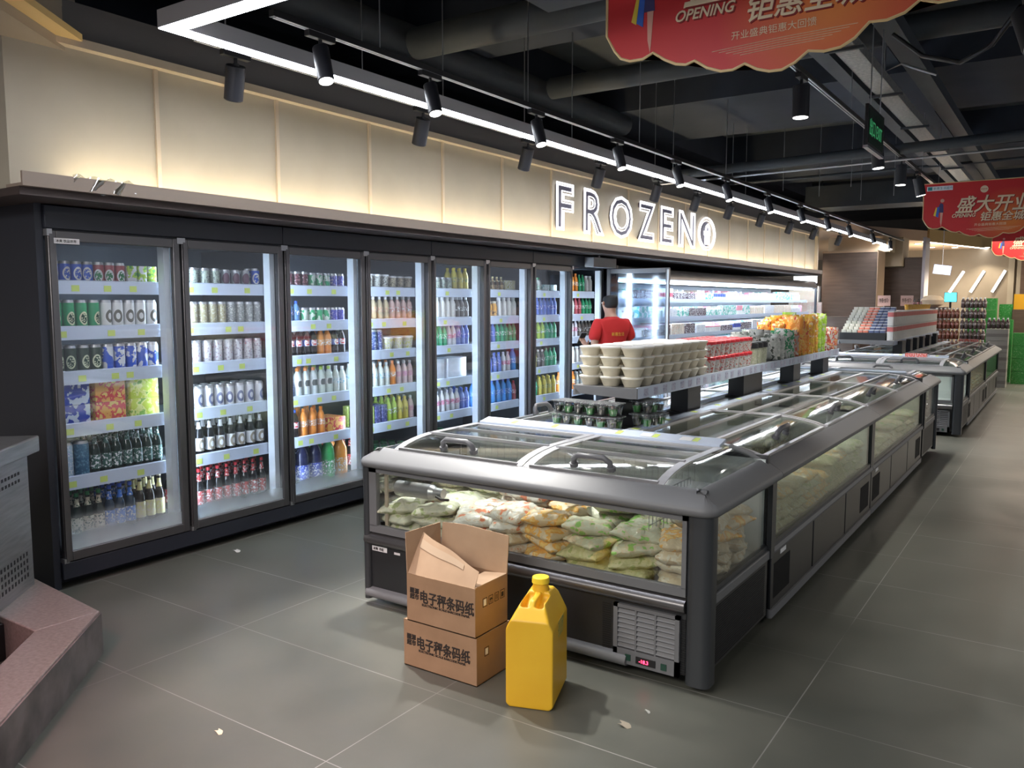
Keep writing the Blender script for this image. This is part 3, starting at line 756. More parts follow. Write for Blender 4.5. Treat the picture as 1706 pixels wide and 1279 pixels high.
def long_freezer(loc, L, rz, label, grp, sticker=True):
    t = thing('island_freezer', label, 'freezer', loc, rz, grp)
    b = MB()
    b.box(.02, W-.045, 0.004, L-.004, .06, .37)                      # lower tub
    b.box(.02, .05, .004, L-.004, .37, .86)                           # spine wall
    b.box(.05, W-.06, .004, .03, .37, .80); b.box(.05, W-.06, L-.03, L-.004, .37, .80)
    part('cabinet_body', b, M['frzdark'], t)
    part('inner_liner', MB().box(.052, .062, .03, L-.03, .37, .84).box(.06, W-.05, .031, .036, .37, .79).box(.06, W-.05, L-.036, L-.031, .37, .79).box(.06, W-.05, .036, L-.036, .371, .378), M['liner'], t)
    b = MB()
    for q in (0, L/3, 2*L/3):
        b.box(W-.045, W-.028, q+.012, q+L/3-.012, .075, .355)
    part('lower_panel', b, M['frzdark'], t, .004)
    for ys in (.06, L-.36):
        b = MB()
        for k in range(26): b.box(W-.0285, W-.0265, ys+k*.011, ys+k*.011+.005, .12, .30)
        part('vent_slots', b, M['slot'], t)
    part('kick_bumper', MB().rbox(W-.05, W-.018, .004, L-.004, .035, .078, .012), M['frz'], t)
    part('bumper_rail', MB().prism([(W-.045, .355), (W-.02, .36), (W-.014, .375), (W-.02, .395), (W-.045, .405)], 'y', .004, L-.004), M['frz'], t)
    b = MB(); b.box(W-.055, W-.022, .004, .05, .36, .745); b.box(W-.055, W-.022, L-.05, L-.004, .36, .745)
    b.box(W-.05, W-.026, .05, L-.05, .405, .425); b.box(W-.05, W-.026, .05, L-.05, .72, .745)
    part('window_frame', b, M['frzpost'], t)
    part('window_glass', MB().box(W-.040, W-.034, .05, L-.05, .42, .725), M['glw'], t)
    part('top_rim', MB().prism([(W+a, z) for a, z in RIM], 'y', .002, L-.002), M['frz'], t)
    part('price_rail', MB().prism([(.075, .872), (.145, .886), (.145, .894), (.075, .898)], 'y', .03, L-.03), M['rail'], t)
    for k in range(5):
        yy = .15 + k*(L-.3)/5; part('price_tag', MB().prism([(.09, .8975), (.13, .8950), (.13, .8960), (.09, .8985)], 'y', yy, yy+.05), M['tag'], t)
    for k in range(2):
        a, c = k*L/2 + .008, (k+1)*L/2 - .008
        b = MB(); arcp = [(.145, .888)] + list(reversed(PR))
        bars(b, arcp, .016, 0, 'y', a, a+.035); bars(b, arcp, .016, 0, 'y', c-.035, c)
        b.box(.145, .175, a+.01, c-.01, .874, .893); b.box(.36, .385, a+.01, c-.01, .874, .8905)
        ld = part('sliding_lid', b, M['frzlid'], t)
        part('cross_strip', MB().box(.600, .622, a+.02, c-.02, .886, .899).box(.862, .886, a+.035, c-.035, .832, .848), M['alu'], ld)
        part('lid_glass', MB().sheet(lambda u, v: (.15+.73*u, a+.03+(c-a-.06)*v, prz(.15+.73*u)-.004), 14, 1, .005), M['gll'], ld)
        h = MB(); grip(h, (.80, (a+c)/2 - .05, .866), (0, 1, 0), Vector((.35, 0, .94)))
        part('handle', h, M['handle'], ld, ang=60)
    if sticker:
        part('rating_label', MB().box(W-.028, W-.0265, .16, .26, .325, .348), M['tagw'], t)
    return t
def end_freezer(loc, rz, label, grp, vent=True, deep=.895):
    """transverse end cabinet; width 2W across x, front rim at y=0"""
    D = deep; t = thing('end_freezer', label, 'freezer', loc, rz, grp)
    E_ = W - .045
    b = MB().box(-E_, E_, .045, D-.004, .06, .37); b.box(-E_, E_, D-.03, D-.004, .37, .86)
    part('cabinet_body', b, M['frzdark'], t)
    part('inner_liner', MB().box(-E_+.01, E_-.01, D-.04, D-.031, .37, .84).box(-E_+.01, E_-.01, .06, D-.04, .371, .378), M['liner'], t)
    # corner posts
    for s in (-1, 1):
        x0, x1 = (W-.11, W-.004) if s > 0 else (-W+.004, -W+.045)
        b = MB(); r = .035 if s > 0 else .02
        b.rbox(x0, x1, .0, .11 if s > 0 else .045, .03, .745, r, n=5)
        part('corner_post', b, M['frzpost'], t, ang=60)
        b = MB().box(s*(W-.02)-.012, s*(W-.02)+.012, D-.06, D-.004, .36, .745)
        part('side_post', b, M['frzpost'], t)
    # front panel, bumper, kick
    xl, xr = -W+.045, W-.11
    part('lower_panel', MB().box(xl, xr, .025, .045, .06, .33), M['frzdark'], t)
    part('bumper_rail', MB().prism([(.030, .322), (.004, .330), (-.006, .350), (-.002, .372), (.030, .388)], 'x', xl-.03, xr+.0), M['doorframe'], t, ang=60)
    part('kick_bumper', MB().prism([(.030, .035), (-.002, .045), (-.012, .062), (-.002, .085), (.030, .095)], 'x', xl-.02, xr-.26), M['frz'], t, ang=60)
    b = MB(); b.box(xl, xr, .012, .04, .395, .432); b.box(xl, xl+.05, .012, .04, .43, .745); b.box(xr-.02, xr, .012, .04, .43, .745); b.box(xl, xr, .012, .04, .715, .745)
    part('window_frame', b, M['frz'], t)
    part('window_glass', MB().box(xl+.04, xr-.015, .022, .028, .425, .72), M['glf'], t)
    part('inner_trim', MB().box(xl+.075, xl+.095, .05, .06, .43, .715), M['creamtrim'], t)
    # sides
    for s in (-1, 1):
        def sx(a, c): return (min(s*a, s*c), max(s*a, s*c))
        x0, x1 = sx(W-.045, W-.025)
        part('side_panel', MB().box(x0, x1, .11, D-.06, .075, .355), M['frzdark'], t)
        g = MB(); q0, q1 = sx(W-.026, W-.0235)
        for k in range(24): g.box(q0, q1, .14, D-.10, .088 + k*.0105, .094 + k*.0105)
        part('side_grille', g, M['slot'], t)
        part('side_rail', MB().box(*sx(W-.045, W-.015), .11, D-.01, .355, .40), M['frz'], t, .006)
        part('side_glass', MB().box(*sx(W-.040, W-.034), .10, D-.05, .42, .725), M['glf'], t)
        part('side_frame', MB().box(*sx(W-.05, W-.026), .10, D-.05, .40, .425).box(*sx(W-.05, W-.026), .10, D-.05, .72, .745), M['frzpost'], t)
    # rim: front and both sides, rounded corners
    b = MB(); cr = .05; path = []
    path.append((-W+.0, D, 'L'))
    pts = [(-W, D)] + [(-W, cr)]
    for i in range(6):
        a = PI + PI/2*(i/5); pts.append((-W+cr + cr*math.cos(a), cr + cr*math.sin(a)))
    for i in range(6):
        a = -PI/2 + PI/2*(i/5); pts.append((W-cr + cr*math.cos(a), cr + cr*math.sin(a)))
    pts.append((W, D)); k0 = 0; vs = []; n = len(pts)
    for i, (px, py) in enumerate(pts):
        p0 = Vector(pts[max(i-1, 0)]); p1 = Vector(pts[min(i+1, n-1)]); d_ = (p1-p0).normalized(); nrm = Vector((d_.y, -d_.x))
        for a, z in RIM: vs.append((px + nrm.x*a, py + nrm.y*a, z))
    q = len(RIM); fs = []
    for i in range(n-1):
        for j in range(q): fs.append((i*q+j, i*q+(j+1) % q, (i+1)*q+(j+1) % q, (i+1)*q+j))
    fs += [tuple(range(q)), tuple(range((n-1)*q, n*q))[::-1]]
    b.add(vs, fs)
    part('top_rim', b, M['frz'], t, ang=50)
    # lids
    PY = [(W-a, z) for a, z in PR]           # (y, z) measured from the front
    def pz(y): return prz(W - y)
    ends = [(-.79, .005), (.015, .72)]
    for k, (a, c) in enumerate(ends):
        b = MB(); arcp = PY + [(D-.11, .888)]
        for e in ((a, a+.04), (c-.04, c)): bars(b, arcp, .016, 0, 'x', *e)
        b.box(a+.01, c-.01, D-.135, D-.112, .874, .8905)
        ld = part('sliding_lid', b, M['frzlid'], t)
        st = MB().box(a+.02, c-.02, .335, .357, .884, .897); st.box(a+.02, c-.02, .56, .58, .882, .893); st.box(a+.03, c-.03, .074, .098, .832, .848)
        part('cross_strip', st, M['alu'], ld)
        part('lid_glass', MB().sheet(lambda u, v: (a+.03+(c-a-.06)*u, .08+(D-.20)*v, pz(.08+(D-.20)*v)-.004), 1, 14, .005), M['gll'], ld)
        h = MB(); grip(h, ((a+c)/2 - .02, .135, .860), (1, 0, 0), Vector((0, -.35, .94)))
        part('handle', h, M['handle'], ld, ang=60)
    # hip glass at both corners
    for s, x0 in ((1, .72), (-1, .79)):
        def fn(u, v):
            y_ = .078 + (D-.083)*v; top = pz(y_) - .004
            return (s*(x0 + (W-.078-x0)*u), y_, .832 + (top-.832)*(1 - u**1.8))
        part('corner_glass', MB().sheet(fn, 8, 12, .005), M['gll'], t)
        fr = MB(); ps = [(x0+(W-.07-x0)*i/8) for i in range(9)]
        for p0, p1 in zip(ps, ps[1:]):
            za, zb = [.834 + .054*(1-((p-x0)/(W-.07-x0))**1.8) for p in (p0, p1)]
            P_ = [(s*p0, za-.02), (s*p1, zb-.02), (s*p1, zb+.004), (s*p0, za+.004)]
            fr.prism(P_ if s > 0 else P_[::-1], 'y', D-.035, D-.004)
        part('corner_frame', fr, M['frz'], t)
    part('price_rail', MB().prism([(D-.11, .888), (D-.02, .905), (D-.02, .92), (D-.11, .902)], 'x', -.76, .70), M['rail'], t)
    for x in (-.55, -.28, .12, .33, .55):
        g = MB(); g2 = MB(); g2.prism([(D-.095, .9060), (D-.045, .9155), (D-.045, .9165), (D-.095, .9070)], 'x', x-.07, x-.005)
        g.prism([(D-.095, .9060), (D-.045, .9155), (D-.045, .9165), (D-.095, .9070)], 'x', x, x+.03)
        part('price_tag', g, M['tag'], t, label='yellow-green price tag'); part('price_tag', g2, M['tagw'], t, label='white price tag')
    if vent:
        vp = MB(); x0, x1 = .525, .828
        vp.box(x0, x0+.02, .008, .024, .05, .31); vp.box(x1-.02, x1, .008, .024, .05, .31); vp.box(x0, x1, .008, .024, .295, .31); vp.box(x0, x1, .008, .024, .05, .115)
        for c in (x0+.105, x0+.195): vp.box(c-.004, c+.004, .010, .024, .11, .30)
        for k in range(8):
            z = .122 + k*.0215
            for (a, c) in ((x0+.02, x0+.101), (x0+.109, x0+.191), (x0+.199, x1-.02)):
                vp.add([(a, .009, z), (c, .009, z), (c, .022, z+.017), (a, .022, z+.017), (a, .012, z-.002), (c, .012, z-.002), (c, .025, z+.015), (a, .025, z+.015)],
                       [(0, 1, 2, 3), (7, 6, 5, 4), (0, 4, 5, 1), (2, 6, 7, 3), (0, 3, 7, 4), (1, 5, 6, 2)])
        v = part('vent_grille', vp, M['doorframe2'], t)
        part('grille_backing', MB().box(x0+.01, x1-.01, .020, .026, .115, .30), M['black'], v)
        part('control_display', MB().box(x0+.11, x0+.20, .004, .010, .065, .095), M['black'], v)
        text('display_digits', '-18.3', .022, M['redled'], v, (x0+.125, .003, .072), FY)
        part('switch', MB().box(x0+.06, x0+.085, .004, .010, .068, .095), M['greenled'], v)
        part('switch', MB().box(x0+.225, x0+.25, .004, .010, .065, .092), M['greenled'], v)
        g = MB()
        for k in range(24):
            z = .06 + k*.0100; g.box(x0-.06, x0-.02, .0235, .0255, z, z+.005)
        part('vent_slots', g, M['slot'], t)
        g = MB()
        for k in range(24):
            z = .06 + k*.0100; g.box(x1+.003, x1+.021, .0215, .0255, z, z+.0055)
        part('vent_slots', g, M['slot'], t)
        part('name_sticker', MB().box(xl+.005, xl+.11, .0235, .0250, .292, .318), M['tagw'], t)
        text('sticker_print', '冰爽 冷柜', .018, M['ink'], t, (xl+.012, .0225, .298), FY)
        part('rating_label', MB().box(xl+.16, xl+.20, .0235, .0250, .294, .306), M['tagw'], t)
        part('castor', MB().cyl((-.6, .25, .03), (-.6, .29, .03), .03, None, 12).cyl((.5, .25, .03), (.5, .29, .03), .03, None, 12).cyl((-.6, .6, .03), (-.6, .64, .03), .03, None, 12).cyl((.5, .6, .03), (.5, .64, .03), .03, None, 12), M['black'], t)
    return t
M['doorframe2'] = pm('grey_vent_plastic', (.17, .17, .18), .4)
M['slot'] = pm('dark_slot_gap', (.006, .006, .007), .6)
M['redled'] = pm('red_led_digits', (.8, .02, .05), .4, 0, 2.5, (1, .03, .08))
M['greenled'] = pm('green_rocker_switch', (.015, .06, .04), .3)
IX, IY = -2.10, 3.10
end_freezer((IX, IY, 0), 0, 'nearest grey end freezer with front window, vent grille and two lidded doors', None)
gl = 'long units of the near freezer island'
long_freezer((IX, 4.0, 0), 2.45, 0, 'long grey chest freezer on the aisle side, directly behind the nearest end freezer', None)
long_freezer((IX, 6.45, 0), 2.45, 0, 'long grey chest freezer on the aisle side, farther one of the near island', None)
long_freezer((IX, 6.45, 0), 2.45, PI, 'long chest freezer on the fridge side, directly behind the nearest end freezer', None, False)
long_freezer((IX, 8.90, 0), 2.45, PI, 'long chest freezer on the fridge side, farther one of the near island', None, False)
end_freezer((IX, 9.82, 0), PI, 'end freezer closing the far end of the near island', None, False, .915)
JX, JY = -1.98, 11.0
end_freezer((JX, JY, 0), 0, 'end freezer at the front of the second island with pale lid tops', None, True)
long_freezer((JX, 11.9, 0), 2.45, 0, 'first long freezer on the aisle side of the second island', None)
long_freezer((JX, 14.35, 0), 2.45, 0, 'farther long freezer on the aisle side of the second island', None)
long_freezer((JX, 14.35, 0), 2.45, PI, 'first long freezer on the fridge side of the second island', None, False)
long_freezer((JX, 16.8, 0), 2.45, PI, 'farther long freezer on the fridge side of the second island', None, False)
def spine(x, y0, y1, lab):
    o = solo('spine_cover', MB().box(x-.055, x+.055, y0+.01, y1-.01, .862, .878), M['frzdark'], (x, y0, .862), lab, 'cover strip')
spine(IX, 4.0, 8.9, 'dark cover strip running between the two rows of the near freezer island')
spine(JX, 11.9, 16.8, 'dark cover strip running between the two rows of the second freezer island')

# ---- frozen goods
def pillow(lx, ly, h, seed, nu=12, nv=9):
    r = random.Random(seed); ph = [r.uniform(0, 6) for _ in range(6)]
    b = MB(); vs = []; top = []; 
    for side in (1, -1):
        for i in range(nu+1):
            for j in range(nv+1):
                u = 2*i/nu-1; v = 2*j/nv-1
                e = max(0, (1-abs(u)**3.2))*max(0, (1-abs(v)**3.0))
                z = h/2*(e**.42)*(1 + .20*math.sin(5*u+ph[0]) * math.cos(4*v+ph[1]) + .12*math.sin(9*u+ph[2]+3*v))
                w_ = .004*math.sin(11*v+ph[3]); w2 = .004*math.sin(12*u+ph[4])
                b.v.append((u*lx/2 + w_*abs(u), v*ly/2 + w2*abs(v), h/2 + side*z + .004*side))
    N = (nu+1)*(nv+1)
    for i in range(nu):
        for j in range(nv):
            a = i*(nv+1)+j
            b.f.append([a, a+nv+1, a+nv+2, a+1]); b.mi.append(0)
            b.f.append([N+a, N+a+1, N+a+nv+2, N+a+nv+1]); b.mi.append(0)
    def edge(a, c): b.f.append([a, c, N+c, N+a]); b.mi.append(0)
    for i in range(nu):
        edge(i*(nv+1), (i+1)*(nv+1)); edge(i*(nv+1)+nv, (i+1)*(nv+1)+nv)
    for j in range(nv):
        edge(j, j+1); edge(nu*(nv+1)+j, nu*(nv+1)+j+1)
    return b
_bag = {}
def bagmesh(lx, ly, h, mat, seed):
    k = (lx, ly, h, mat.name, seed)
    if k not in _bag: _bag[k] = pillow(lx, ly, h, seed).mesh('food_bag', mat, ang=70)
    return _bag[k]
BG = {
 'cream': (pack((.64, .64, .50), (.70, .68, .52), 'blotch', (.46, .52, .26), rough=.25), 'cream and pale green frozen food bag'),
 'white': (pack((.70, .68, .62), (.66, .56, .44), 'blotch', (.66, .22, .12), rough=.25), 'white frozen food bag with red print'),
 'orange': (pack((.74, .60, .40), (.86, .46, .12), 'blotch', (.90, .62, .22), rough=.25), 'orange printed frozen bun bag'),
 'tan': (pack((.66, .54, .36), (.70, .64, .50), 'blotch', (.56, .42, .26), rough=.28), 'tan frozen bun bag'),
 'green': (pack((.62, .62, .46), (.64, .56, .40), 'blotch', (.30, .56, .14), rough=.25), 'green printed frozen vegetable bag'),
 'yel': (pack((.50, .48, .24), (.58, .54, .30), 'blotch', (.36, .40, .16), rough=.3), 'yellow-green frozen food bag'),
}
def bag(kind, x, y, z, rz, tilt, label, group, sz=(.26, .20, .058), sd=0):
    m, w_ = BG[kind]
    o = link('frozen_food_bag', bagmesh(*sz, m, sd), None, (x, y, z), (tilt[0], tilt[1], rz)); prop(o, label, 'food bag', group)
rnd = random.Random(5)
cols = ['cream', 'cream', 'white', 'white', 'orange', 'green', 'green', 'tan']
LAY = ['bottom', 'second', 'third', 'upper', 'topmost']
for ci, kd in enumerate(cols):
    x = IX - .785 + ci*.224
    for ry in range(3):
        for lz in range((3 if ci < 3 else 4) + (0, 0, 1)[ry] + (1 if ci > 1 and ry == 1 and ci % 2 else 0)):
            k2 = kd if rnd.random() < .85 else rnd.choice(('tan', 'white'))
            if kd == 'tan' and lz == 3: k2 = 'orange'
            if kd == 'green' and lz < 2: k2 = 'yel'
            w_ = BG[k2][1]
            where = ['by the window', 'middle row', 'back row'][ry]
            lb = '%s, %s layer %s, nearest freezer' % (w_, LAY[lz], where)
            bag(k2, x + rnd.uniform(-.02, .02), IY + .17 + ry*.225 + rnd.uniform(-.012, .012), .385 + lz*.054 + rnd.uniform(0, .008), rnd.uniform(-.5, .5), (rnd.uniform(-.16, .16), rnd.uniform(-.14, .14)), lb, lb, (.225, .21, .058), rnd.randint(0, 5))
# steel flask lying on the bags
fx, fy, fz = IX-.68, IY+.125, .622
fl = thing('steel_flask', 'brushed steel flask lying on the bags behind the nearest freezer window', 'flask', (fx, fy, fz), world=True)
part('body', MB().cyl((fx-.13, fy, fz), (fx+.10, fy, fz+.004), .040, None, 24).cyl((fx+.10, fy, fz+.004), (fx+.125, fy, fz+.004), .040, .028, 24).cyl((fx-.10, fy, fz), (fx-.06, fy, fz), .0405, None, 24), M['steelbright'], fl)
part('cap', MB().cyl((fx+.125, fy, fz+.004), (fx+.175, fy, fz+.006), .029, .024, 20), M['steelbright'], fl)
part('strap', MB().tube([(fx+.15, fy-.03, fz-.005), (fx+.19, fy-.035, fz-.016), (fx+.235, fy-.034, fz-.012)], .007, 8), M['black'], fl)
# wire dividers
def wire_panel(x0, x1, y, z0, z1, lab, along='x', n=18):
    b = MB()
    def p(u, z): return (u, y, z) if along == 'x' else (y, u, z)
    for k in range(n+1):
        u = x0 + (x1-x0)*k/n; b.cyl(p(u, z0), p(u, z1), .0018, None, 5)
    for k in range(5): 
        z = z0 + (z1-z0)*k/4; b.cyl(p(x0, z), p(x1, z), .0022, None, 5)
    solo('wire_divider', b, M['wire'], p(x0, z0), lab, 'wire rack')
wire_panel(IX-.85, IX-.05, IY+.72, .45, .80, 'wire divider at the back of the nearest freezer, left half')
wire_panel(IX+.02, IX+.60, IY+.72, .45, .80, 'wire divider at the back of the nearest freezer, right half')
wire_panel(IY+.15, IY+.62, IX+.62, .50, .76, 'short wire divider under the right corner glass of the nearest freezer', 'y', 12)
wire_panel(4.1, 5.1, IX+.55, .45, .74, 'wire divider along the first long freezer on the aisle side', 'y', 26)
wire_panel(5.3, 6.3, IX+.55, .45, .74, 'wire divider farther along the first long freezer on the aisle side', 'y', 26)
solo('foam_tray', MB().rbox(-1.60, -1.32, 3.55, 3.80, .66, .72, .03).rbox(-1.61, -1.31, 3.54, 3.81, .715, .725, .03), M['whitep'], (-1.46, 3.67, .66), 'white foam tray inside the right corner of the nearest freezer', 'tray')
# goods in the long units
def fill_long(x0, x1, y0, y1, lab, kinds, layers=3):
    ny = int((y1-y0)/.25); nx = max(1, int((x1-x0)/.26))
    for i in range(nx):
        for j in range(ny):
            kd = kinds[int(j*len(kinds)/ny)]
            for l in range(layers - (1 if rnd.random() < .35 else 0)):
                k2 = kd if rnd.random() < .8 else rnd.choice(kinds)
                lb = '%s lying in %s' % (BG[k2][1], lab)
                bag(k2, x0 + .13 + i*(x1-x0)/nx, y0 + .125 + j*(y1-y0)/ny, .385 + l*.054, PI/2 + rnd.uniform(-.2, .2), (rnd.uniform(-.05, .05), rnd.uniform(-.06, .06)), lb, lb, (.225, .21, .058), rnd.randint(0, 5))
fill_long(IX+.12, IX+.92, 4.06, 6.40, 'the first aisle-side freezer', ['tan', 'orange', 'yel', 'cream'], 4)
fill_long(IX+.12, IX+.92, 6.52, 8.85, 'the second aisle-side freezer', ['yel', 'tan', 'green'], 3)
fill_long(IX-.88, IX-.14, 4.06, 6.40, 'the first fridge-side freezer', ['white', 'cream', 'yel'], 2)
fill_long(JX+.12, JX+.92, 12.0, 14.3, 'the second island, aisle side', ['tan', 'orange', 'white'], 3)
for k in range(5):
    lb = 'pale frozen bag in the end freezer of the second island'
    bag('cream', JX-.6+k*.28, JY+.2, .385, 0, (0, 0), lb, lb); bag('white', JX-.6+k*.28, JY+.2, .44, .2, (0, 0), lb+', on top', lb+', on top')
# promo card and red tags on second island lids
solo('promo_card', MB().box(-1.75, -1.50, 11.55, 11.62, .906, .95), pack((.75, .12, .10), W_, 'text'), (-1.6, 11.6, .906), 'small red promo card lying on the second island lids', 'card')
solo('promo_card', MB().box(-1.65, -1.35, 16.5, 16.56, .906, .95), pack((.75, .12, .10), W_, 'text'), (-1.5, 16.5, .906), 'small red and white promo card at the far end of the second island', 'card')

# ------------------------------------------------------------------ raised shelf over the near island
SX0, SX1, SZ0 = -2.38, -1.97, 1.065
def over_shelf(x0, x1, y0, y1, z0, posts, lab, width=.13, px_=-2.10):
    t = thing('raised_shelf', lab, 'shelf', ((x0+x1)/2, y0, .888), world=True)
    part('shelf_board', MB().box(x0+.01, x1-.012, y0, y1, z0+.045, z0+.058), M['frz'], t)
    part('end_panel', MB().prism([(x0, z0+.058), (x0+.05, z0+.012), (x1-.04, z0-.002), (x1, z0+.0), (x1, z0+.058)], 'y', y0-.012, y0), M['frz'], t)
    part('price_rail', MB().box(x1-.012, x1, y0, y1, z0-.002, z0+.062), M['rail'], t)
    q = y0 + .08; i = 0
    while q < y1-.1:
        part('price_tag', MB().box(x1, x1+.0015, q, q+.055, z0+.008, z0+.05), pack((.46, .47, .60), (.25, .26, .42), 'text'), t); q += .13 + .05*math.sin(i*3.1); i += 1
    part('rear_rail', MB().box(x0, x0+.012, y0, y1, z0, z0+.058), M['alu'], t)
    cx = px_
    for (py, pl) in posts:
        p = part('post', MB().box(cx-width, cx+width, py, py+pl, .890, z0+.045), M['black'], t)
        part('post_foot', MB().box(cx-width-.008, cx+width+.008, py-.04, py+pl+.04, .8785, .890), M['black'], p)
    return t
over_shelf(SX0, SX1, 4.15, 8.9, SZ0, [(4.25, .12), (5.05, .22), (6.15, .45), (7.5, .22), (8.55, .22)], 'long raised shelf with price rail standing over the near freezer island', .060)
ZT = SZ0 + .058
# foam bowls, four high
lid = pm('pale_foam', (.66, .60, .46), .55); lid2 = pm('pale_foam_lid', (.74, .72, .66), .4)
bm_ = MB().lathe([(.044, 0), (.060, .040), (.064, .043), (.064, .048)], 18).lathe([(.066, .0475), (.066, .053), (.058, .056)], 18, m=1).mesh('food_bowl', [lid, lid2])
ROWN = ['front', 'second', 'third', 'fourth', 'fifth', 'sixth', 'seventh', 'eighth']
for j in range(8):
    for i in range(3):
        for k in range(4 if not (j == 0 and i == 0) else 4):
            lb = 'pale food bowl, %s of four, %s stack, %s row, raised shelf' % (['lowest', 'second', 'third', 'topmost'][k], ['left', 'middle', 'right'][i], ROWN[j])
            o = link('food_bowl', bm_, None, (SX0+.075+i*.134 + rnd.uniform(-.003, .003), 4.22+j*.138, ZT+k*.0565+.001), (0, 0, rnd.random())); prop(o, lb, 'bowl', 'pale food bowls on the raised shelf')
# red-lidded cups
cm = MB().lathe([(.030, 0), (.038, .06), (.040, .075), (.040, .085)], 14).lathe([(.043, .083), (.043, .100), (.036, .106)], 14, m=1).mesh('snack_cup', [pack((.62, .62, .58), (.55, .08, .08), 'text', (.3, .4, .2)), pm('red_lid', (.50, .02, .03), .4)])
for j in range(9):
    for i in range(4):
        for k in range(2):
            o = link('snack_cup', cm, None, (SX0+.06+i*.096, 5.40+j*.096, ZT+k*.106+.001)); prop(o, 'red-lidded cup in the %s layer beside the pale bowls on the raised shelf' % ['lower', 'upper'][k], 'cup', 'red-lidded cups, %s layer' % ['lower', 'upper'][k])
dk = MB().lathe([(.045, 0), (.05, .11), (.052, .12)], 14).lathe([(.055, .12), (.055, .155), (.04, .165)], 14, m=1).mesh('jar', [pack((.50, .52, .36), (.62, .62, .50), 'text'), pm('black_lid', (.02, .02, .02), .4)])
for j in range(3):
    for i in range(3):
        o = link('jar', dk, None, (SX0+.08+i*.125, 6.33+j*.12, ZT+.001)); prop(o, 'black-lidded pale jar after the red-lidded cups on the raised shelf', 'jar', 'black-lidded jars on the raised shelf')
# upright packets
def packet(wd, h, th, mat, seed):
    k = ('pk', wd, h, th, mat.name, seed)
    if k not in _bag:
        b = pillow(h, wd, th, seed, 10, 7)
        b.v = [(z - th/2, y, x + h/2) for x, y, z in b.v]
        _bag[k] = b.mesh('packet', mat, ang=70)
    return _bag[k]
NP = [('clear noodle packet with dark print', pack((.50, .52, .48), (.62, .62, .58), 'blotch', (.10, .12, .10), rough=.25), 6.75, 7.05, .24),
      ('green and white noodle packet', pack((.56, .58, .54), (.04, .28, .12), 'blotch', (.45, .48, .40), rough=.25), 7.05, 7.25, .24),
      ('brown and red dried-food packet', pack((.40, .32, .26), (.50, .12, .06), 'blotch', (.62, .56, .48), rough=.25), 7.25, 7.45, .22),
      ('orange snack packet', pack((.82, .30, .04), (.85, .50, .10), 'blotch', (.70, .10, .05), rough=.25), 7.45, 7.80, .34),
      ('yellow and orange snack packet', pack((.85, .52, .06), (.82, .34, .06), 'blotch', (.9, .8, .5), rough=.25), 7.80, 8.1, .36),
      ('lime green snack packet', pack((.42, .72, .05), (.60, .80, .20), 'blotch', (.75, .8, .6), rough=.25), 8.1, 8.4, .36),
      ('red and white snack packet', pack((.72, .66, .58), (.70, .10, .06), 'blotch', (.8, .45, .2), rough=.25), 8.4, 8.88, .24)]
for (w_, m, a, c, h) in NP:
    y = a + .03; s = 0
    while y < c:
        for i in range(3):
            o = link('snack_packet', packet(.16, h, .055, m, s % 3), None, (SX0+.075+i*.13, y, ZT+.003), (rnd.uniform(-.06, .06), rnd.uniform(-.10, .12), PI/2 + rnd.uniform(-.35, .35)))
            o.scale = (1, rnd.uniform(.78, 1.0), rnd.uniform(.74, 1.05))
            prop(o, '%s standing upright on the raised shelf of the near island' % w_, 'packet', '%ss on the raised shelf' % w_)
        y += .068; s += 1
# jelly-cup packs under the front of the shelf
def cup_pack(x, y, z, rz, label, green):
    t = thing('cup_pack', label, 'cup pack', (x, y, z), rz)
    for i in range(3):
        for j in range(2):
            part('cup', MB().lathe([(.022, .002), (.030, .050), (.031, .062)], 12, (-.068+i*.068, -.034+j*.068, 0)), M['clear'], t)
            part('filling', MB().lathe([(.018, .004), (.026, .040)], 10, (-.068+i*.068, -.034+j*.068, 0)), M['jgreen'] if (i+j) % 2 == green else M['jdark'], t)
    part('sleeve', MB().rbox(-.104, .104, -.07, .07, .0635, .0685, .012), M['jsleeve'], t)
M['jgreen'] = pm('green_jelly', (.05, .28, .06), .3); M['jdark'] = pm('dark_jelly', (.03, .028, .03), .3); M['jsleeve'] = pack((.07, .07, .08), (.42, .45, .44), 'text', (.04, .2, .08))
cup_pack(-2.33, 4.03, .907, .05, 'clear jelly cup pack, lower left of those under the raised shelf', 0)
cup_pack(-2.11, 4.02, .907, -.04, 'clear jelly cup pack, lower middle under the raised shelf', 1)
cup_pack(-2.33, 4.05, .977, -.06, 'clear jelly cup pack, upper left of those under the raised shelf', 1)
cup_pack(-2.12, 4.04, .977, .08, 'clear jelly cup pack, upper middle under the raised shelf', 0)
cup_pack(-1.96, 4.28, .907, 1.4, 'dark jelly cup pack beside the first shelf post', 0)
cup_pack(-1.98, 4.31, .977, 1.5, 'dark jelly cup pack, upper one beside the first shelf post', 1)

# ------------------------------------------------------------------ shelf with milk over the second island
over_shelf(JX-.72, JX+.0, 12.1, 16.6, 1.02, [(12.4, .3), (13.1, .2), (13.7, .2), (14.3, .2), (15.0, .2), (15.8, .2)], 'raised shelf full of milk cartons standing over the second freezer island', .060, -1.98)
mz = 1.02 + .060
c1 = carton_mesh(.036, .04, .195, pack((.70, .69, .66), (.60, .15, .14), 'band', None, .15))
c1b = carton_mesh(.04, .05, .20, pack((.70, .69, .66), (.62, .58, .50), 'text', (.60, .2, .2)))
for i in range(8):
    for j in range(41):
        if i < 6 and (j < 16 or j > 18): continue
        if i == 6 and j < 16: continue
        for k in range(2):
            o = link('milk_carton', c1, None, (JX-.675+i*.088, 12.18+j*.105, mz+k*.201)); prop(o, 'white and red milk carton, %s layer on the second island shelf' % ['lower', 'upper'][k], 'carton', 'white and red milk cartons, %s layer' % ['lower', 'upper'][k])
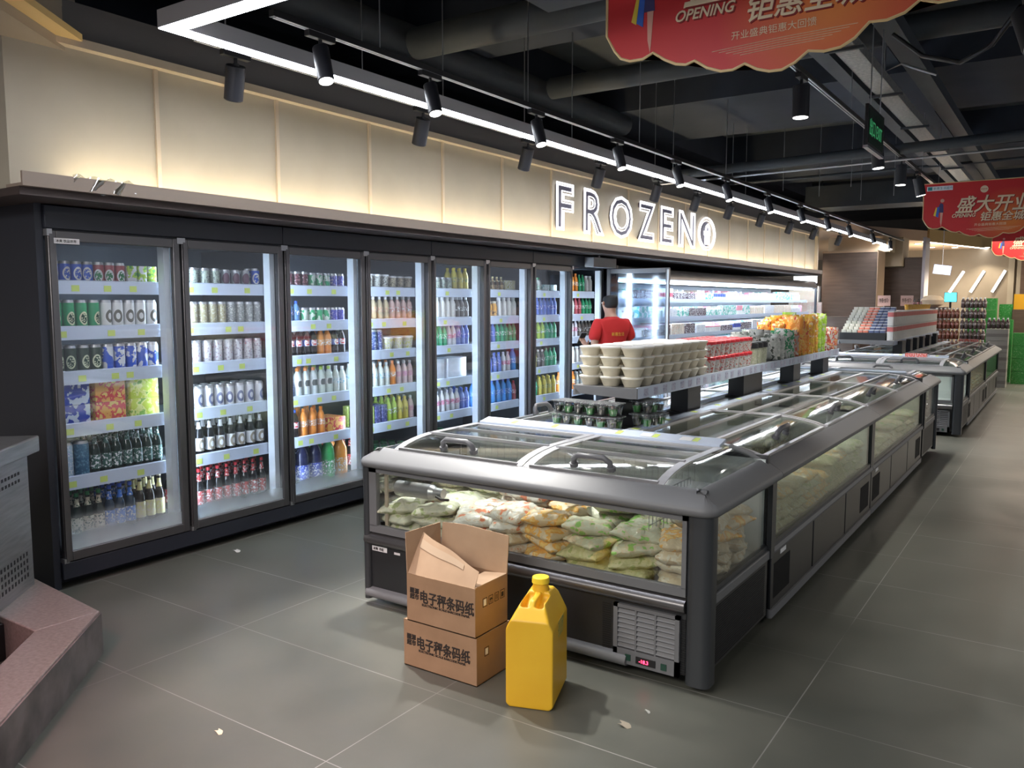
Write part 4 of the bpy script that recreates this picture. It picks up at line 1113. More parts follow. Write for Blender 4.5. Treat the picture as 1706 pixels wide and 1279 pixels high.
oc = MB().lathe([(.028, 0), (.038, .07), (.04, .08)], 12).mesh('yogurt_cup', pack((.80, .42, .05), (.85, .62, .2), 'text'))
for j in range(24):
    for i in range(1):
        o = link('yogurt_cup', oc, None, (JX-.10, 13.7+j*.095, mz+.403)); prop(o, 'orange yogurt cup on top of the milk cartons', 'cup', 'orange yogurt cups on the milk')
for (x, y, lb) in ((JX-.42, 13.66, 'upright pink price card standing among the milk on the left'), (JX-.16, 14.05, 'upright pink price card standing behind the orange cups')):
    t = thing('price_card', lb, 'sign', (x, y, mz+.42), world=True)
    part('card', MB().box(x-.09, x+.09, y, y+.008, mz+.46, mz+.62), pm('pink_card', (.62, .40, .34), .6), t)
    part('stem', MB().box(x-.006, x+.006, y+.001, y+.007, mz+.001, mz+.46), M['alu'], t)
    text('card_print', '特价', .07, M['redprint'] if 'redprint' in M else M['ink'], t, (x-.07, y-.002, mz+.52), FY)
# tilted crate wall of yogurt cartons left of the shelf
t = thing('tilted_display', 'black crate with slanted rows of striped cartons at the front of the second shelf', 'rack', (JX-.4, 12.14, mz), world=True)
q0, q1 = JX-.71, JX-.115
part('crate', MB().box(q0, q1, 12.14, 12.15, mz, mz+.10).box(q0, q0+.01, 12.15, 13.0, mz, mz+.10).box(q1-.01, q1, 12.15, 13.0, mz, mz+.10), M['black'], t)
part('step', MB().prism([(12.16, mz+.001), (13.02, mz+.001), (13.02, mz+.36)], 'x', q0+.012, q1-.012), M['black'], t)
mcs = [pack((.60, .60, .52), (.62, .62, .58), 'text'), pack((.66, .64, .58), (.74, .24, .16), 'band', None, .07), pack((.60, .62, .66), (.10, .13, .25), 'band', None, .07)]
for i in range(8):
    ty = 0 if i < 3 else (1 if i < 5 else 2)
    for k in range(9):
        o = link('drink_carton', carton_mesh(.033, .028, .11, mcs[ty]), None, (q0+.05+i*.0715, 12.20+k*.092, mz+.03+k*.0385), (0, 0, -PI/2)); prop(o, '%s drink carton in the slanted crate on the second shelf' % ['cream', 'red-striped', 'navy-striped'][ty], 'carton', '%s cartons in the slanted crate' % ['cream', 'red-striped', 'navy-striped'][ty])

# ------------------------------------------------------------------ cardboard boxes
def carton(loc, rz, dx, dy, h, label, is_open):
    t = thing('cardboard_box', label, 'box', loc, rz)
    th = .004; b = MB()
    b.box(0, dx, 0, th, 0, h); b.box(0, dx, dy-th, dy, 0, h); b.box(0, th, th, dy-th, 0, h); b.box(dx-th, dx, th, dy-th, 0, h); b.box(0, dx, 0, dy, 0, th)
    part('carton_body', b, M['kraft'], t)
    if not is_open:
        part('flap', MB().box(0, dx, 0, dy/2-.001, h, h+.004), M['kraft'], t); part('flap', MB().box(0, dx, dy/2+.001, dy, h, h+.004), M['kraft'], t)
        part('tape', MB().box(0, dx, dy/2-.03, dy/2+.03, h+.004, h+.005), M['tape'], t)
    text('box_print', '电子秤条码纸', .060, M['ink'], t, (.072, -.001, h*.47), FY, bevel=.0011, sx=.82)
    text('box_print', '醒源\n超市', .026, M['ink'], t, (.018, -.001, h*.62), FY, bevel=.0006)
    text('box_print', 'ELECTRONIC SCALE BARCODE PAPER', .0135, M['ink'], t, (.085, -.001, h*.50-.024), FY, sx=1.12, bevel=.0002)
    g = MB(); zz = h*.55
    for k, y in enumerate((.05, .09, .13, .17)):
        if not is_open and k: break
        yy = y*dy/.22
        g.box(dx, dx+.001, yy, yy+.030, zz, zz+.002); g.box(dx, dx+.001, yy, yy+.030, zz+.036, zz+.038); g.box(dx, dx+.001, yy, yy+.002, zz, zz+.038); g.box(dx, dx+.001, yy+.028, yy+.030, zz, zz+.038)
        if k == 1: g.add([(dx+.0012, yy+.015+.010*math.cos(PI*i/8), zz+.018+.010*math.sin(PI*i/8)) for i in range(9)], [tuple(range(9))]); g.box(dx, dx+.0012, yy+.014, yy+.016, zz+.006, zz+.02)
        if k == 2: g.box(dx, dx+.0012, yy+.010, yy+.012, zz+.008, zz+.03); g.box(dx, dx+.0012, yy+.018, yy+.020, zz+.008, zz+.03)
        if k == 3: g.box(dx, dx+.0012, yy+.008, yy+.022, zz+.008, zz+.028)
    part('carton_symbols', g, M['ink'], t)
    part('white_square', MB().box(dx, dx+.0012, .05*dy/.22+.006, .05*dy/.22+.024, zz+.006, zz+.032), M['tagw'], t)
    return t
def solid_flap(b, p, th=.004):
    p = [Vector(q) for q in p]; n_ = (p[1]-p[0]).cross(p[2]-p[0]).normalized()*th
    n = len(p); b.add(p + [q+n_ for q in p], [tuple(range(n-1, -1, -1)), tuple(range(n, 2*n))] + [(i, (i+1) % n, n+(i+1) % n, n+i) for i in range(n)])
    return b
BXA = math.radians(0)
carton((-2.375, 2.655, 0), BXA, .400, .245, .205, 'closed cardboard box on the floor, lower of two, black Chinese print', False)
t = carton((-2.350, 2.650, .2105), BXA, .372, .235, .212, 'open cardboard box with raised flaps on top of the other box', True)
H = .212; X_, Y_ = .372, .235
fb = solid_flap(MB(), [(0, Y_, H), (X_, Y_, H), (X_-.003, Y_+.02, H+.165), (.12, Y_+.03, H+.175), (.0, Y_+.02, H+.17)])
part('flap', fb, M['kraftin'], t)                                     # rear flap, up
part('flap', solid_flap(MB(), [(0, 0, H), (0, Y_, H), (-.012, Y_+.01, H+.17), (-.025, .02, H+.172)]), M['kraftin'], t)   # left flap, up
b = MB()
def ff(u, v):       # front flap, leaning back and torn to a slope
    x = .004 + (X_-.01)*u; top = 1 - .62*u
    return (x - .03*v*top, .003 + .13*v*top, H + .155*v*top + .008*math.sin(9*u+3*v)*v*.6)
b.sheet(ff, 14, 5, .004); part('flap', b, M['kraftin'], t)
part('flap', solid_flap(MB(), [(X_, 0.006, H), (X_, Y_, H), (X_-.115, Y_-.01, H-.012), (X_-.115, .03, H-.012)]), M['kraftin'], t)
b = MB()
def tf(u, v):
    p = ff(.06 + .72*u, .62 + .22*v); return (p[0], p[1] - .0015, p[2] + .0025)
b.sheet(tf, 12, 2, .001)
part('tape', b, M['tape'], t)

# ------------------------------------------------------------------ jerrycan
t = thing('jerrycan', 'yellow plastic jerrycan with yellow cap standing beside the boxes', 'jerrycan', (-1.785, 2.59, 0), math.radians(19))
wx, dy_ = .192, .285
mx_ = wx/2
def can_body():
    """hexagonal-shouldered can with a sloped front shoulder and two hollows either side of the handle rib"""
    obs = []
    def tmp(b):
        o = bpy.data.objects.new('t', b.mesh('t', M['yellow'], smooth=False)); COL.objects.link(o); obs.append(o); return o
    main = tmp(MB().prism([(.012, 0), (wx-.012, 0), (wx, .014), (wx, .345), (wx-.052, .452), (.052, .452), (0, .345), (0, .014)], 'y', 0, dy_))
    cut = [MB().prism([(-.02, .36), (.11, .50), (-.02, .50)], 'x', -.05, wx+.05), MB().prism([(dy_+.02, .40), (dy_+.02, .50), (dy_-.07, .50)], 'x', -.05, wx+.05)]
    for sg in (-1, 1):
        xs = sorted((mx_+sg*.013, mx_+sg*.046)); cut.append(MB().prism([(.055, .385), (.17, .425), (.17, .52), (.02, .52)], 'x', *xs))
    for c in cut:
        co_ = tmp(c); m = main.modifiers.new('b', 'BOOLEAN'); m.operation = 'DIFFERENCE'; m.object = co_; m.solver = 'EXACT'
    rm = main.modifiers.new('r', 'REMESH'); rm.mode = 'VOXEL'; rm.voxel_size = .0048
    sm_ = main.modifiers.new('s', 'SMOOTH'); sm_.factor = .6; sm_.iterations = 14
    dg = bpy.context.evaluated_depsgraph_get(); dg.update()
    r = bpy.data.meshes.new_from_object(main.evaluated_get(dg), depsgraph=dg); r.name = 'can_body'
    for v in r.vertices: v.co.z *= .93
    if r.vertices: zmin = min(v.co.z for v in r.vertices)
    for v in r.vertices: v.co.z -= zmin
    for o_ in obs:
        bpy.data.objects.remove(o_)
    r.polygons.foreach_set('use_smooth', [True]*len(r.polygons)); r.materials.clear(); r.materials.append(M['yellow'])
    return r
link('can_body', can_body(), t)
part('neck', MB().cyl((mx_, .20, .39), (mx_, .20, .450), .040, .031, 20), M['yellow'], t)
part('cap', MB().cyl((mx_, .20, .448), (mx_, .20, .474), .037, .035, 24), M['yellowcap'], t, .003)
part('side_print', MB().box(wx-.0005, wx+.0006, .10, .20, .26, .33), pack((.62, .45, .08), (.15, .30, .12), 'text'), t)
part('base_scuff', MB().rbox(.016, wx-.016, .016, dy_-.016, -.001, .006, .02), pm('brown_grime', (.16, .10, .03), .8), t)

solo('plastic_wrap', MB().sheet(lambda u, v: (-4.262 + .012*math.sin(17*u+3*v), 2.30 + .34*u, 2.245 - .05*v - .03*v*math.sin(3*u) + .008*math.sin(23*u)), 26, 6, .001), M['clear'], (-4.26, 2.3, 2.2), 'crumpled strip of clear plastic wrap hanging on the ledge below the cream wall', 'plastic wrap')
# ------------------------------------------------------------------ debris
def debris(x, y, c, lab, s=.02):
    b = MB().sheet(lambda u, v: (x + s*(u-.5) + .3*s*math.sin(4*v), y + s*.9*(v-.5), .003 + .006*math.sin(3*u+1)*math.cos(2*v)**2 + .002), 4, 3, .0015)
    solo('litter', b, pm('paper_scrap', c, .7), (x, y, 0), lab, 'litter')
debris(-2.556, 1.823, (.75, .62, .45), 'small cream paper scrap on the floor in the foreground', .026)
debris(-1.326, 2.719, (.30, .26, .20), 'brown crumpled scrap on the floor right of the jerrycan', .04)
debris(-1.297, 2.861, (.45, .45, .42), 'tiny grey scrap near the freezer corner', .018)
debris(-4.384, 3.31, (.55, .54, .52), 'small white scrap under the second fridge door', .04)

# ------------------------------------------------------------------ corner counter and stone kerb (diagonal)
A = Vector((-3.60, 1.965, 0)); dd = Vector((.69, -.73, 0)).normalized(); ni = Vector((-.73, -.69, 0)).normalized()
def quadprism(b, pts, z0, z1, m=0): return b.prism([(p[0], p[1]) for p in pts], 'z', z0, z1, m)
L_ = 3.2; kw = .20
kerb = MB()
o0 = A; o1 = A + dd*L_; i0 = A + ni*kw + dd*.14; 
quadprism(kerb, [A, A + dd*L_, A + dd*L_ + ni*kw, A + ni*kw + dd*.20], 0, .20)
quadprism(kerb, [A, A + ni*kw + dd*.20, Vector((-4.10, 1.68, 0)), Vector((-4.36, 2.01, 0)), Vector((-4.36, 2.03, 0))], 0, .1995)
ks = solo('stone_kerb', kerb, [M['stone']], tuple(A), 'speckled grey stone kerb with worn edge around the corner counter', 'kerb', bevel=.006)
link('facing', quadprism(MB(), [A + dd*.003 - ni*.008, A + dd*L_ - ni*.008, A + dd*L_, A + dd*.003], 0, .192).mesh('facing', M['stoneside'], A), ks)
solo('drain_block', MB().rbox(-.05, .05, -.035, .035, 0, .17, .008), M['black'], (-3.93, 1.66, 0), 'small black block lying in the gap behind the kerb', 'block', world=False, bevel=.004)
Bc = Vector((-4.22, 1.98, 0))
t = thing('steel_counter', 'brushed stainless counter with slotted vents in the left corner', 'counter', tuple(Bc), world=True)
def strip(b, a0, a1, off, th, z0, z1, m=0, base=Bc):
    p = [base + dd*a0 + ni*off, base + dd*a1 + ni*off, base + dd*a1 + ni*(off+th), base + dd*a0 + ni*(off+th)]
    return quadprism(b, p, z0, z1, m)
part('cabinet_body', strip(MB(), 0, 2.6, 0, .7, .20, .88), M['steel'], t)
part('countertop', strip(MB(), -.03, 2.6, -.05, .8, .865, .945), M['steel'], t, .008)
b = MB()
for k in range(40):
    for r_ in range(4): strip(b, .06+k*.035, .075+k*.035, -.001, .002, .26+r_*.035, .28+r_*.035)
part('vent_slots', b, M['black'], t); b = MB()
for k in range(30):
    for r_ in range(2): strip(b, .10+k*.035, .12+k*.035, -.001, .002, .74+r_*.035, .755+r_*.035)
part('vent_slots', b, M['black'], t)
u = Bc + dd*.05 + ni*.08
t = thing('perforated_panel', 'white perforated plastic box standing on the steel counter at the left edge', 'box', (u.x, u.y, .945), world=True)
b = strip(MB(), .00, .4, .16, .25, .946, 1.16); part('case', b, M['tagw'], t, .008)
b = MB()
for k in range(14):
    for r_ in range(7): strip(b, .015+k*.027, .028+k*.027, .158, .003, .965+r_*.027, .978+r_*.027)
part('holes', b, M['frz'], t)

# ------------------------------------------------------------------ ceiling lights
LZ = 2.86
XR, XL, XS = -3.25, -3.87, -3.53
t = thing('linear_light', 'long white L-shaped suspended linear light running over the fridge aisle', 'light', (XS, 2.4, LZ), world=True)
part('housing', MB().box(XS-.045, XS+.045, 2.36, 20.0, LZ, LZ+.08).box(XS+.045, -1.3, 2.36, 2.45, LZ, LZ+.08), M['frzlid'], t)
part('diffuser', MB().box(XS-.042, XS+.042, 2.363, 19.99, LZ-.004, LZ-.0005).box(XS+.042, -1.31, 2.363, 2.447, LZ-.004, LZ-.0005), M['ledbright'], t)
def rods(pts, lab, grp, z0, r=.004, name='hanging_rod'):
    for (x, y) in pts:
        prop(link(name, MB().cyl((0, 0, 0), (0, 0, 4.3-z0), r, None, 6).mesh(name, M['alu']), None, (x, y, z0)), lab, 'rod', grp)
rods([(XS, y) for y in (2.7, 4.4, 6.1, 8.2, 10.5)], 'thin steel rod holding up the long linear light', 'rods of the linear light', LZ+.08)
def track(x, y0, y1, lab):
    t = thing('lighting_track', lab, 'track', (x, y0, LZ+.10), world=True)
    part('rail', MB().box(x-.018, x+.018, y0, y1, LZ+.098, LZ+.13), M['black'], t)
    for c_ in (-.010, .010): part('conductor', MB().box(x+c_-.006, x+c_+.006, y0+.02, y1-.02, LZ+.0955, LZ+.098), M['whitep'], t)
track(XR, 2.75, 20.5, 'black lighting track on the aisle side of the linear light')
track(XL, 2.75, 20.5, 'black lighting track on the wall side of the linear light')
rods([(XR, y) for y in (3.5, 5.0, 6.8, 9.0)], 'thin rod holding up the aisle-side lighting track', 'rods of the aisle-side track', LZ+.13)
rods([(XL, y) for y in (4.0, 5.9, 8.5)], 'thin rod holding up the wall-side lighting track', 'rods of the wall-side track', LZ+.13)
def spotlight(loc, aim, label, lit, energy=0, r=.042, L=.17, ang=55, zc=LZ+.098, name='track_spotlight'):
    x, y = loc[0], loc[1]
    t = thing(name, label, 'spotlight', (x, y, zc), world=True)
    part('adapter', MB().box(x-.019, x+.019, y-.09, y+.09, zc-.032, zc-.001), M['black'], t, .003)
    a = Vector(aim).normalized(); top = Vector((x, y, zc-.075)) ; c = top + a*.01
    part('bracket', MB().cyl((x, y, zc-.032), (x, y, zc-.07), .010, None, 10).cyl((x, y, zc-.062), (x, y, zc-.09), .018, None, 12), M['black'], t)
    hd = part('lamp_head', MB().cyl(c - a*.015, c + a*L, r, None, 24), M['blackmetal'], t, .004)
    e = c + a*(L+.0035)
    if lit:
        part('lens', MB().cyl(e - a*.003, e, r*.86, None, 20), M['lens'], hd)
        if energy:
            l = bpy.data.lights.new('spot', 'SPOT'); l.energy = energy; l.color = (1, .96, .90); l.spot_size = math.radians(ang); l.spot_blend = .7; l.shadow_soft_size = .03
            o = bpy.data.objects.new('spot_beam', l); COL.objects.link(o); o.parent = t; o.location = e + a*.01 - ORG[t.name]
            o.rotation_euler = a.to_track_quat('-Z', 'Y').to_euler()
    else:
        part('lens', MB().cyl(e - a*.003, e, r*.86, None, 20), M['frz'], hd)
    return t
M['blackmetal'] = pm('satin_black_metal', (.018, .019, .025), .42)
RY = [3.06, 3.93, 5.11, 6.38, 7.63, 9.0, 10.5, 12.0, 13.5, 15.0, 17.0]
for i, y in enumerate(RY):
    spotlight((XR, y), (.32, -.10, -1), 'black cylinder spotlight with lit lens, %s from the camera on the aisle-side track' % (ORD + ['ninth', 'tenth', 'eleventh'])[i], True, 88)
for i, y in enumerate([3.02, 4.6, 5.96, 7.25, 8.6, 9.75, 10.94, 12.3, 13.8, 15.3, 17.2]):
    spotlight((XL, y), (-.42, .18, -1), 'black spotlight turned to the wall, %s from the camera on the wall-side track' % (ORD + ['ninth', 'tenth', 'eleventh'])[i], False, r=.052, L=.17)
spotlight((XR-.05, 19.2), (.1, -.3, -1), 'black spotlight at the far end of the aisle-side track', True, 0)

# right-hand tracks, cable tray
t = thing('cable_tray', 'galvanised steel cable tray hanging along the ceiling on the right', 'cable tray', (-1.37, 3, 3.3), world=True)
part('tray', MB().box(-1.45, -1.30, 2.5, 19, 3.30, 3.305).box(-1.452, -1.447, 2.5, 19, 3.30, 3.37).box(-1.303, -1.298, 2.5, 19, 3.30, 3.37), M['galv'], t)
y = 3.0
while y < 19: part('cross_bar', MB().box(-1.50, -1.25, y, y+.03, 3.28, 3.2995), M['duct'], t); y += 1.5
for k, (x0, x1, z) in enumerate(((-1.20, -1.06, 3.42), (-1.72, -1.60, 3.42))):
    struct('trim_%d' % (27+k), MB().box(x0, x1, 2.5, 19, z, z+.10), M['duct'])
t = thing('lighting_track', 'dark lighting track beside the galvanised cable tray', 'track', (-1.55, 3, 3.1), world=True)
part('rail', MB().box(-1.595, -1.555, 3.0, 18, 3.10, 3.13), M['black'], t)
part('conductor', MB().box(-1.590, -1.580, 3.1, 17.9, 3.097, 3.10).box(-1.570, -1.560, 3.1, 17.9, 3.097, 3.10), M['alu'], t)
rods([(-1.575, y) for y in (4.0, 7.2, 11)], 'thin rod holding the track beside the cable tray', 'rods of the tray-side track', 3.13)
for i, (y, aim) in enumerate(((5.75, (0, 0, -1)), (8.3, (.1, 0, -1)), (9.6, (0, 0, -1)), (10.7, (.2, .1, -1)))):
    spotlight((-1.575, y), aim, 'dark spotlight hanging beside the cable tray, %s from the camera' % ORD[i], True, 45, r=.055, L=.19, zc=3.097, ang=65)
t = spotlight((-.28, 5.1), (.32, -.25, -1), 'large black spotlight at the upper right edge of the picture', True, 45, r=.075, L=.20, zc=3.15, ang=65)
struct('trim_29', MB().box(-.31, -.25, 3.5, 9, 3.15, 3.21), M['duct'])
b = MB().tube([(-1.05, 5.9, 3.30), (-.85, 5.75, 3.10), (-.62, 5.55, 2.98), (-.45, 5.35, 3.0), (-.31, 5.15, 3.12)], .014, 8)
solo('cable', b, M['black'], (-1.05, 5.9, 3.30), 'sagging black cable reaching to the large spotlight', 'cable')
b = MB().tube([(-1.30, 7.0, 3.7), (-1.30, 7.0, 3.35), (-1.2, 7.1, 3.42), (-1.08, 7.1, 3.36), (-.95, 7.1, 3.30)], .009, 6)
solo('cable', b, M['alu'], (-1.3, 7.0, 3.3), 'grey flexible conduit looping off the cable tray', 'cable')
# exit sign
t = thing('exit_sign', 'green emergency exit sign hanging along the aisle under the cable tray', 'sign', (-1.16, 6.0, 2.7), world=True)
part('case', MB().box(-1.17, -1.15, 5.75, 6.27, 2.60, 2.86), M['black'], t)
part('face', MB().box(-1.172, -1.170, 5.77, 6.25, 2.62, 2.84).box(-1.150, -1.148, 5.77, 6.25, 2.62, 2.84), pm('dark_green_sign_face', (.008, .03, .015), .3), t)
text('sign_print', '出口 EXIT', .12, pm('green_sign_print', (.03, .20, .07), .5, 0, .06, (.1, .8, .3)), t, (-1.1475, 5.79, 2.68), FX, sx=.78)
part('rail', MB().box(-1.175, -1.145, 5.74, 6.28, 2.585, 2.60), M['alu'], t)
rods([(-1.16, 5.85), (-1.16, 6.17)], 'thin rod holding the green exit sign', 'rods of the exit sign', 2.86)
# ducts and pipes
def duct(pts, r, lab, mat='duct', n=16):
    solo('round_duct', MB().tube(pts, r, n), M[mat], pts[0], lab, 'duct')
duct([(-4.62, 2.5, 3.72), (-4.62, 9.2, 3.72)], .13, 'dark round duct running along the aisle above the tracks')
duct([(-4.4, 5.15, 3.62), (1.5, 5.15, 3.62)], .12, 'dark round duct crossing the ceiling, nearer one')
duct([(-4.4, 7.2, 3.70), (1.5, 7.2, 3.70)], .10, 'dark round duct crossing the ceiling, farther one')
duct([(-4.3, 9.4, 3.10), (1.2, 9.4, 3.22)], .055, 'dark pipe crossing the ceiling under the concrete beam')
solo('pipe', MB().tube([(-4.2, 9.2, 2.98), (1.2, 9.2, 3.06)], .012, 8), M['alu'], (-4.2, 9.2, 2.98), 'thin silver pipe crossing the ceiling below the dark pipe', 'pipe')
solo('pipe', MB().tube([(-5.0, 12.6, 3.40), (1.5, 12.6, 3.45)], .02, 8), M['duct'], (-5, 12.6, 3.4), 'thin dark pipe crossing the ceiling farther back', 'pipe')
b = MB().box(-4.3, -2.3, 16.2, 17.0, 3.35, 3.75).cyl((-4.1, 16.6, 3.74), (-4.1, 16.6, 4.3), .01).cyl((-2.5, 16.6, 3.74), (-2.5, 16.6, 4.3), .01)
solo('air_duct', b, M['duct'], (-3.3, 16.2, 3.35), 'dark rectangular air duct far back in the ceiling', 'duct')
solo('air_duct', MB().box(-2.9, -2.45, 2.3, 4.7, 3.45, 3.75), M['duct'], (-2.7, 2.4, 3.45), 'dark rectangular duct above the near end of the aisle', 'duct')
for i, (x, y, z) in enumerate(((-2.2, 7.0, 3.80), )):
    pass
dl = [(-1.62, 6.1, 3.795)]
for i, (x, y, z) in enumerate(dl):
    t = thing('downlight', 'round lit downlight in the dark ceiling under the red banner', 'downlight', (x, y, z-.02), world=True)
    part('ring', MB().cyl((x, y, z), (x, y, z-.02), .11, None, 28), M['whitep'], t)
    part('lens', MB().cyl((x, y, z-.02), (x, y, z-.024), .095, None, 28), M['lens'], t)
rods([(-3.35, 11.5), (-2.9, 11.6), (-2.5, 11.6), (-3.1, 12.4), (-2.7, 13.2), (-3.6, 10.2), (-2.2, 12.9)], 'thin rod hanging from the dark ceiling far back', 'far ceiling rods', 3.1, .005)

# ------------------------------------------------------------------ hanging banners
BN = [(-.76, .69), (-.76, .26), (-.72, .19), (-.69, .155), (-.645, .137), (-.585, .136), (-.535, .155), (-.48, .117), (-.43, .092), (-.385, .082), (-.345, .092), (-.29, .055), (-.23, .032), (-.18, .030), (-.13, .047),
      (-.08, .018), (-.03, .002), (.02, .0), (.07, .02), (.12, .056), (.18, .045), (.24, .05), (.29, .075), (.34, .124), (.40, .12), (.46, .135), (.51, .17), (.57, .15), (.64, .15), (.70, .18), (.74, .22), (.76, .28), (.76, .69)]
def ear(b, pts, y0, y1):
    """concave outline with a grid-free triangulated face, extruded along y"""
    bm = bmesh.new(); vs = [bm.verts.new((x, y0, z)) for x, z in pts]; f = bm.faces.new(vs)
    r = bmesh.ops.triangulate(bm, faces=[f]); bm.verts.index_update(); bm.faces.ensure_lookup_table()
    tri = [[v.index for v in f.verts] for f in bm.faces]; bm.free(); n = len(pts)
    b.add([(x, y0, z) for x, z in pts] + [(x, y1, z) for x, z in pts], tri + [[n+i for i in reversed(t)] for t in tri] + [(i, (i+1) % n, n+(i+1) % n, n+i) for i in range(n)])
    return b
def redprint():
    m, nt, b, o = mk('red_and_orange_banner_print'); b.inputs['Roughness'].default_value = .5
    tc = node(nt, 'ShaderNodeTexCoord'); sp = node(nt, 'ShaderNodeSeparateXYZ'); nt.links.new(tc.outputs['Object'], sp.inputs[0])
    cx = node(nt, 'ShaderNodeMath', operation='MULTIPLY_ADD'); nt.links.new(sp.outputs[0], cx.inputs[0]); cx.inputs[1].default_value = 2.2; cx.inputs[2].default_value = -.45
    cz = node(nt, 'ShaderNodeMath', operation='MULTIPLY_ADD'); nt.links.new(sp.outputs[2], cz.inputs[0]); cz.inputs[1].default_value = 2.6; cz.inputs[2].default_value = -.55
    cb = node(nt, 'ShaderNodeCombineXYZ'); nt.links.new(cx.outputs[0], cb.inputs[0]); nt.links.new(cz.outputs[0], cb.inputs[2])
    ln = node(nt, 'ShaderNodeVectorMath', operation='LENGTH'); nt.links.new(cb.outputs[0], ln.inputs[0])
    r = ramp(nt, [(.1, (.72, .20, .03)), (.5, (.62, .10, .025)), (1.0, (.56, .018, .02))]); nt.links.new(ln.outputs['Value'], r.inputs[0])
    nt.links.new(r.outputs[0], b.inputs['Base Color']); return m
M['bannerred'] = redprint()
M['bannergold'] = pm('banner_gold_edge', (.72, .52, .26), .5)
def banner(x, y, z, label):
    t = thing('hanging_banner', label, 'banner', (x, y, z))
    part('board', ear(MB(), [(px, pz) for px, pz in BN], 0, .012), M['bannerred'], t)
    # cream border following the outline
    b = MB(); n = len(BN)
    P_ = [Vector((px, -.001, pz)) for px, pz in BN]; P_.append(P_[0])
    b.tube(P_, .006, 6); part('border', b, M['bannergold'], t)
    cr = M['text_cream']
    for pr_, bd, sz, px, pz, k in (('title_print', '盛大开业', .215, -.40, .33, dict(bevel=.0045, shear=.25, sx=.92)), ('english_print', 'OPENING', .062, -.44, .262, dict(bevel=.0012, shear=.3, sx=.95)),
                             ('promise_print', '钜惠全城', .115, -.135, .215, dict(bevel=.0022, shear=.2)), ('slogan_print', '开业盛典钜惠大回馈', .036, -.19, .150, dict(sx=1.05)),):
        sh = text(pr_, bd, sz, M['shadowprint'], t, (px+.006, -.0015, pz-.006), FY, extrude=.0003, **k) if pr_ != 'slogan_print' else None
        text(pr_, bd, sz, cr, t, (px, -.0030, pz), FY, extrude=.0004, **k)
    for i in range(5): part('gold_line', MB().tube([(-.27+.03*i, -.002, .115-.008*i), (0, -.002, .125-.009*i), (.30-.03*i, -.002, .128-.009*i)], .0012, 4), M['text_cream'], t)
    part('logo_plate', MB().box(-.725, -.44, -.003, -.001, .60, .655), M['tagw'], t)
    part('logo_mark', MB().box(-.715, -.665, -.0045, -.003, .607, .648), pm('teal_logo', (.03, .22, .25), .5), t)
    text('logo_print', '新惠生活超市', .036, pm('teal_print', (.03, .18, .22), .5), t, (-.655, -.0035, .615), FY, extrude=.0003)
    part('badge', MB().cyl((-.10, -.001, .585), (-.10, -.004, .585), .042, None, 28), M['text_cream'], t)
    text('badge_print', '超值钜惠', .018, M['red'], t, (-.138, -.0045, .580), FY, extrude=.0003)
    # printed shopper with bags: legs, coat and two bags as flat print
    g = ear(MB(), [(-.565, .33), (-.535, .34), (-.545, .20), (-.550, .155), (-.562, .21)], -.0025, -.001); part('figure_print', g, M['skinprint'], t)
    g = ear(MB(), [(-.615, .29), (-.585, .27), (-.575, .40), (-.60, .40)], -.0030, -.001); part('figure_print', g, pm('printed_blue', (.03, .12, .50), .5), t)
    g = ear(MB(), [(-.640, .30), (-.617, .285), (-.603, .39), (-.615, .40)], -.0030, -.001); part('figure_print', g, pm('printed_yellow', (.75, .55, .05), .5), t)
    g = ear(MB(), [(-.580, .33), (-.53, .33), (-.535, .43), (-.565, .45), (-.585, .41)], -.0028, -.001); part('figure_print', g, pm('printed_navy', (.05, .04, .14), .5), t)
    g = MB().cyl((-.548, -.001, .475), (-.548, -.0028, .475), .022, None, 18); part('figure_print', g, M['skinprint'], t)
    for s in (-.6, .6): part('cord', MB().cyl((s, .006, .69), (s, .006, 3.8 - z), .0018, None, 5), M['alu'], t)
    return t
M['shadowprint'] = pm('dark_red_print', (.22, .01, .01), .6); M['skinprint'] = pm('printed_skin', (.66, .34, .26), .6)
banner(-1.03, 3.40, 2.516, 'large red opening-sale banner with scalloped edge, nearest one at the top')
banner(-.87, 11.6, 2.372, 'red opening-sale banner with scalloped edge at the right, middle one of three')
banner(-.72, 20.0, 2.42, 'small distant red banner partly hidden behind the middle banner')

# ------------------------------------------------------------------ FROZENO sign
t = thing('lit_sign', 'white lit FROZENO lettering mounted on the cream fascia wall', 'sign', (-4.42, 7.2, 2.33), world=True)
LT = [('F', 7.27, 7.63), ('R', 7.84, 8.31), ('O', 8.44, 9.03), ('Z', 9.17, 9.67), ('E', 9.83, 10.24), ('N', 10.41, 10.99)]
ZB, ZH = 2.335, .475
for ch, a, c in LT:
    p_ = None
    for nm_, kw, mat_, xo in (('letter', dict(extrude=.008), M['neonbody'], -4.400), ('inner_tube', dict(extrude=0, bevel=.0045, fill=False), M['neon'], -4.385), ('outer_tube', dict(extrude=0, bevel=.007, fill=False, offset=.022), M['neon'], -4.385)):
        me = text_mesh(ch, .5, mat_, **kw)
        xs = [v.co.x for v in me.vertices]; ys = [v.co.y for v in me.vertices]
        g = .024 if nm_ == 'outer_tube' else 0
        a_, c_, zb, zh = a + .03 - g, c - .03 + g, ZB + .02 - g, ZH - .04 + 2*g
        for v in me.vertices:
            v.co.x = (v.co.x - min(xs))/(max(xs)-min(xs))*(c_-a_); v.co.y = (v.co.y - min(ys))/(max(ys)-min(ys))*zh
        me.name = nm_
        o = link(nm_, me, t if p_ is None else p_, Vector((xo, a_, zb)) - ORG[t.name], FX)
        if p_ is None: p_ = o; base_loc = o.location.copy()
        else:
            o.parent = t
cyy, czz = 11.445, 2.565
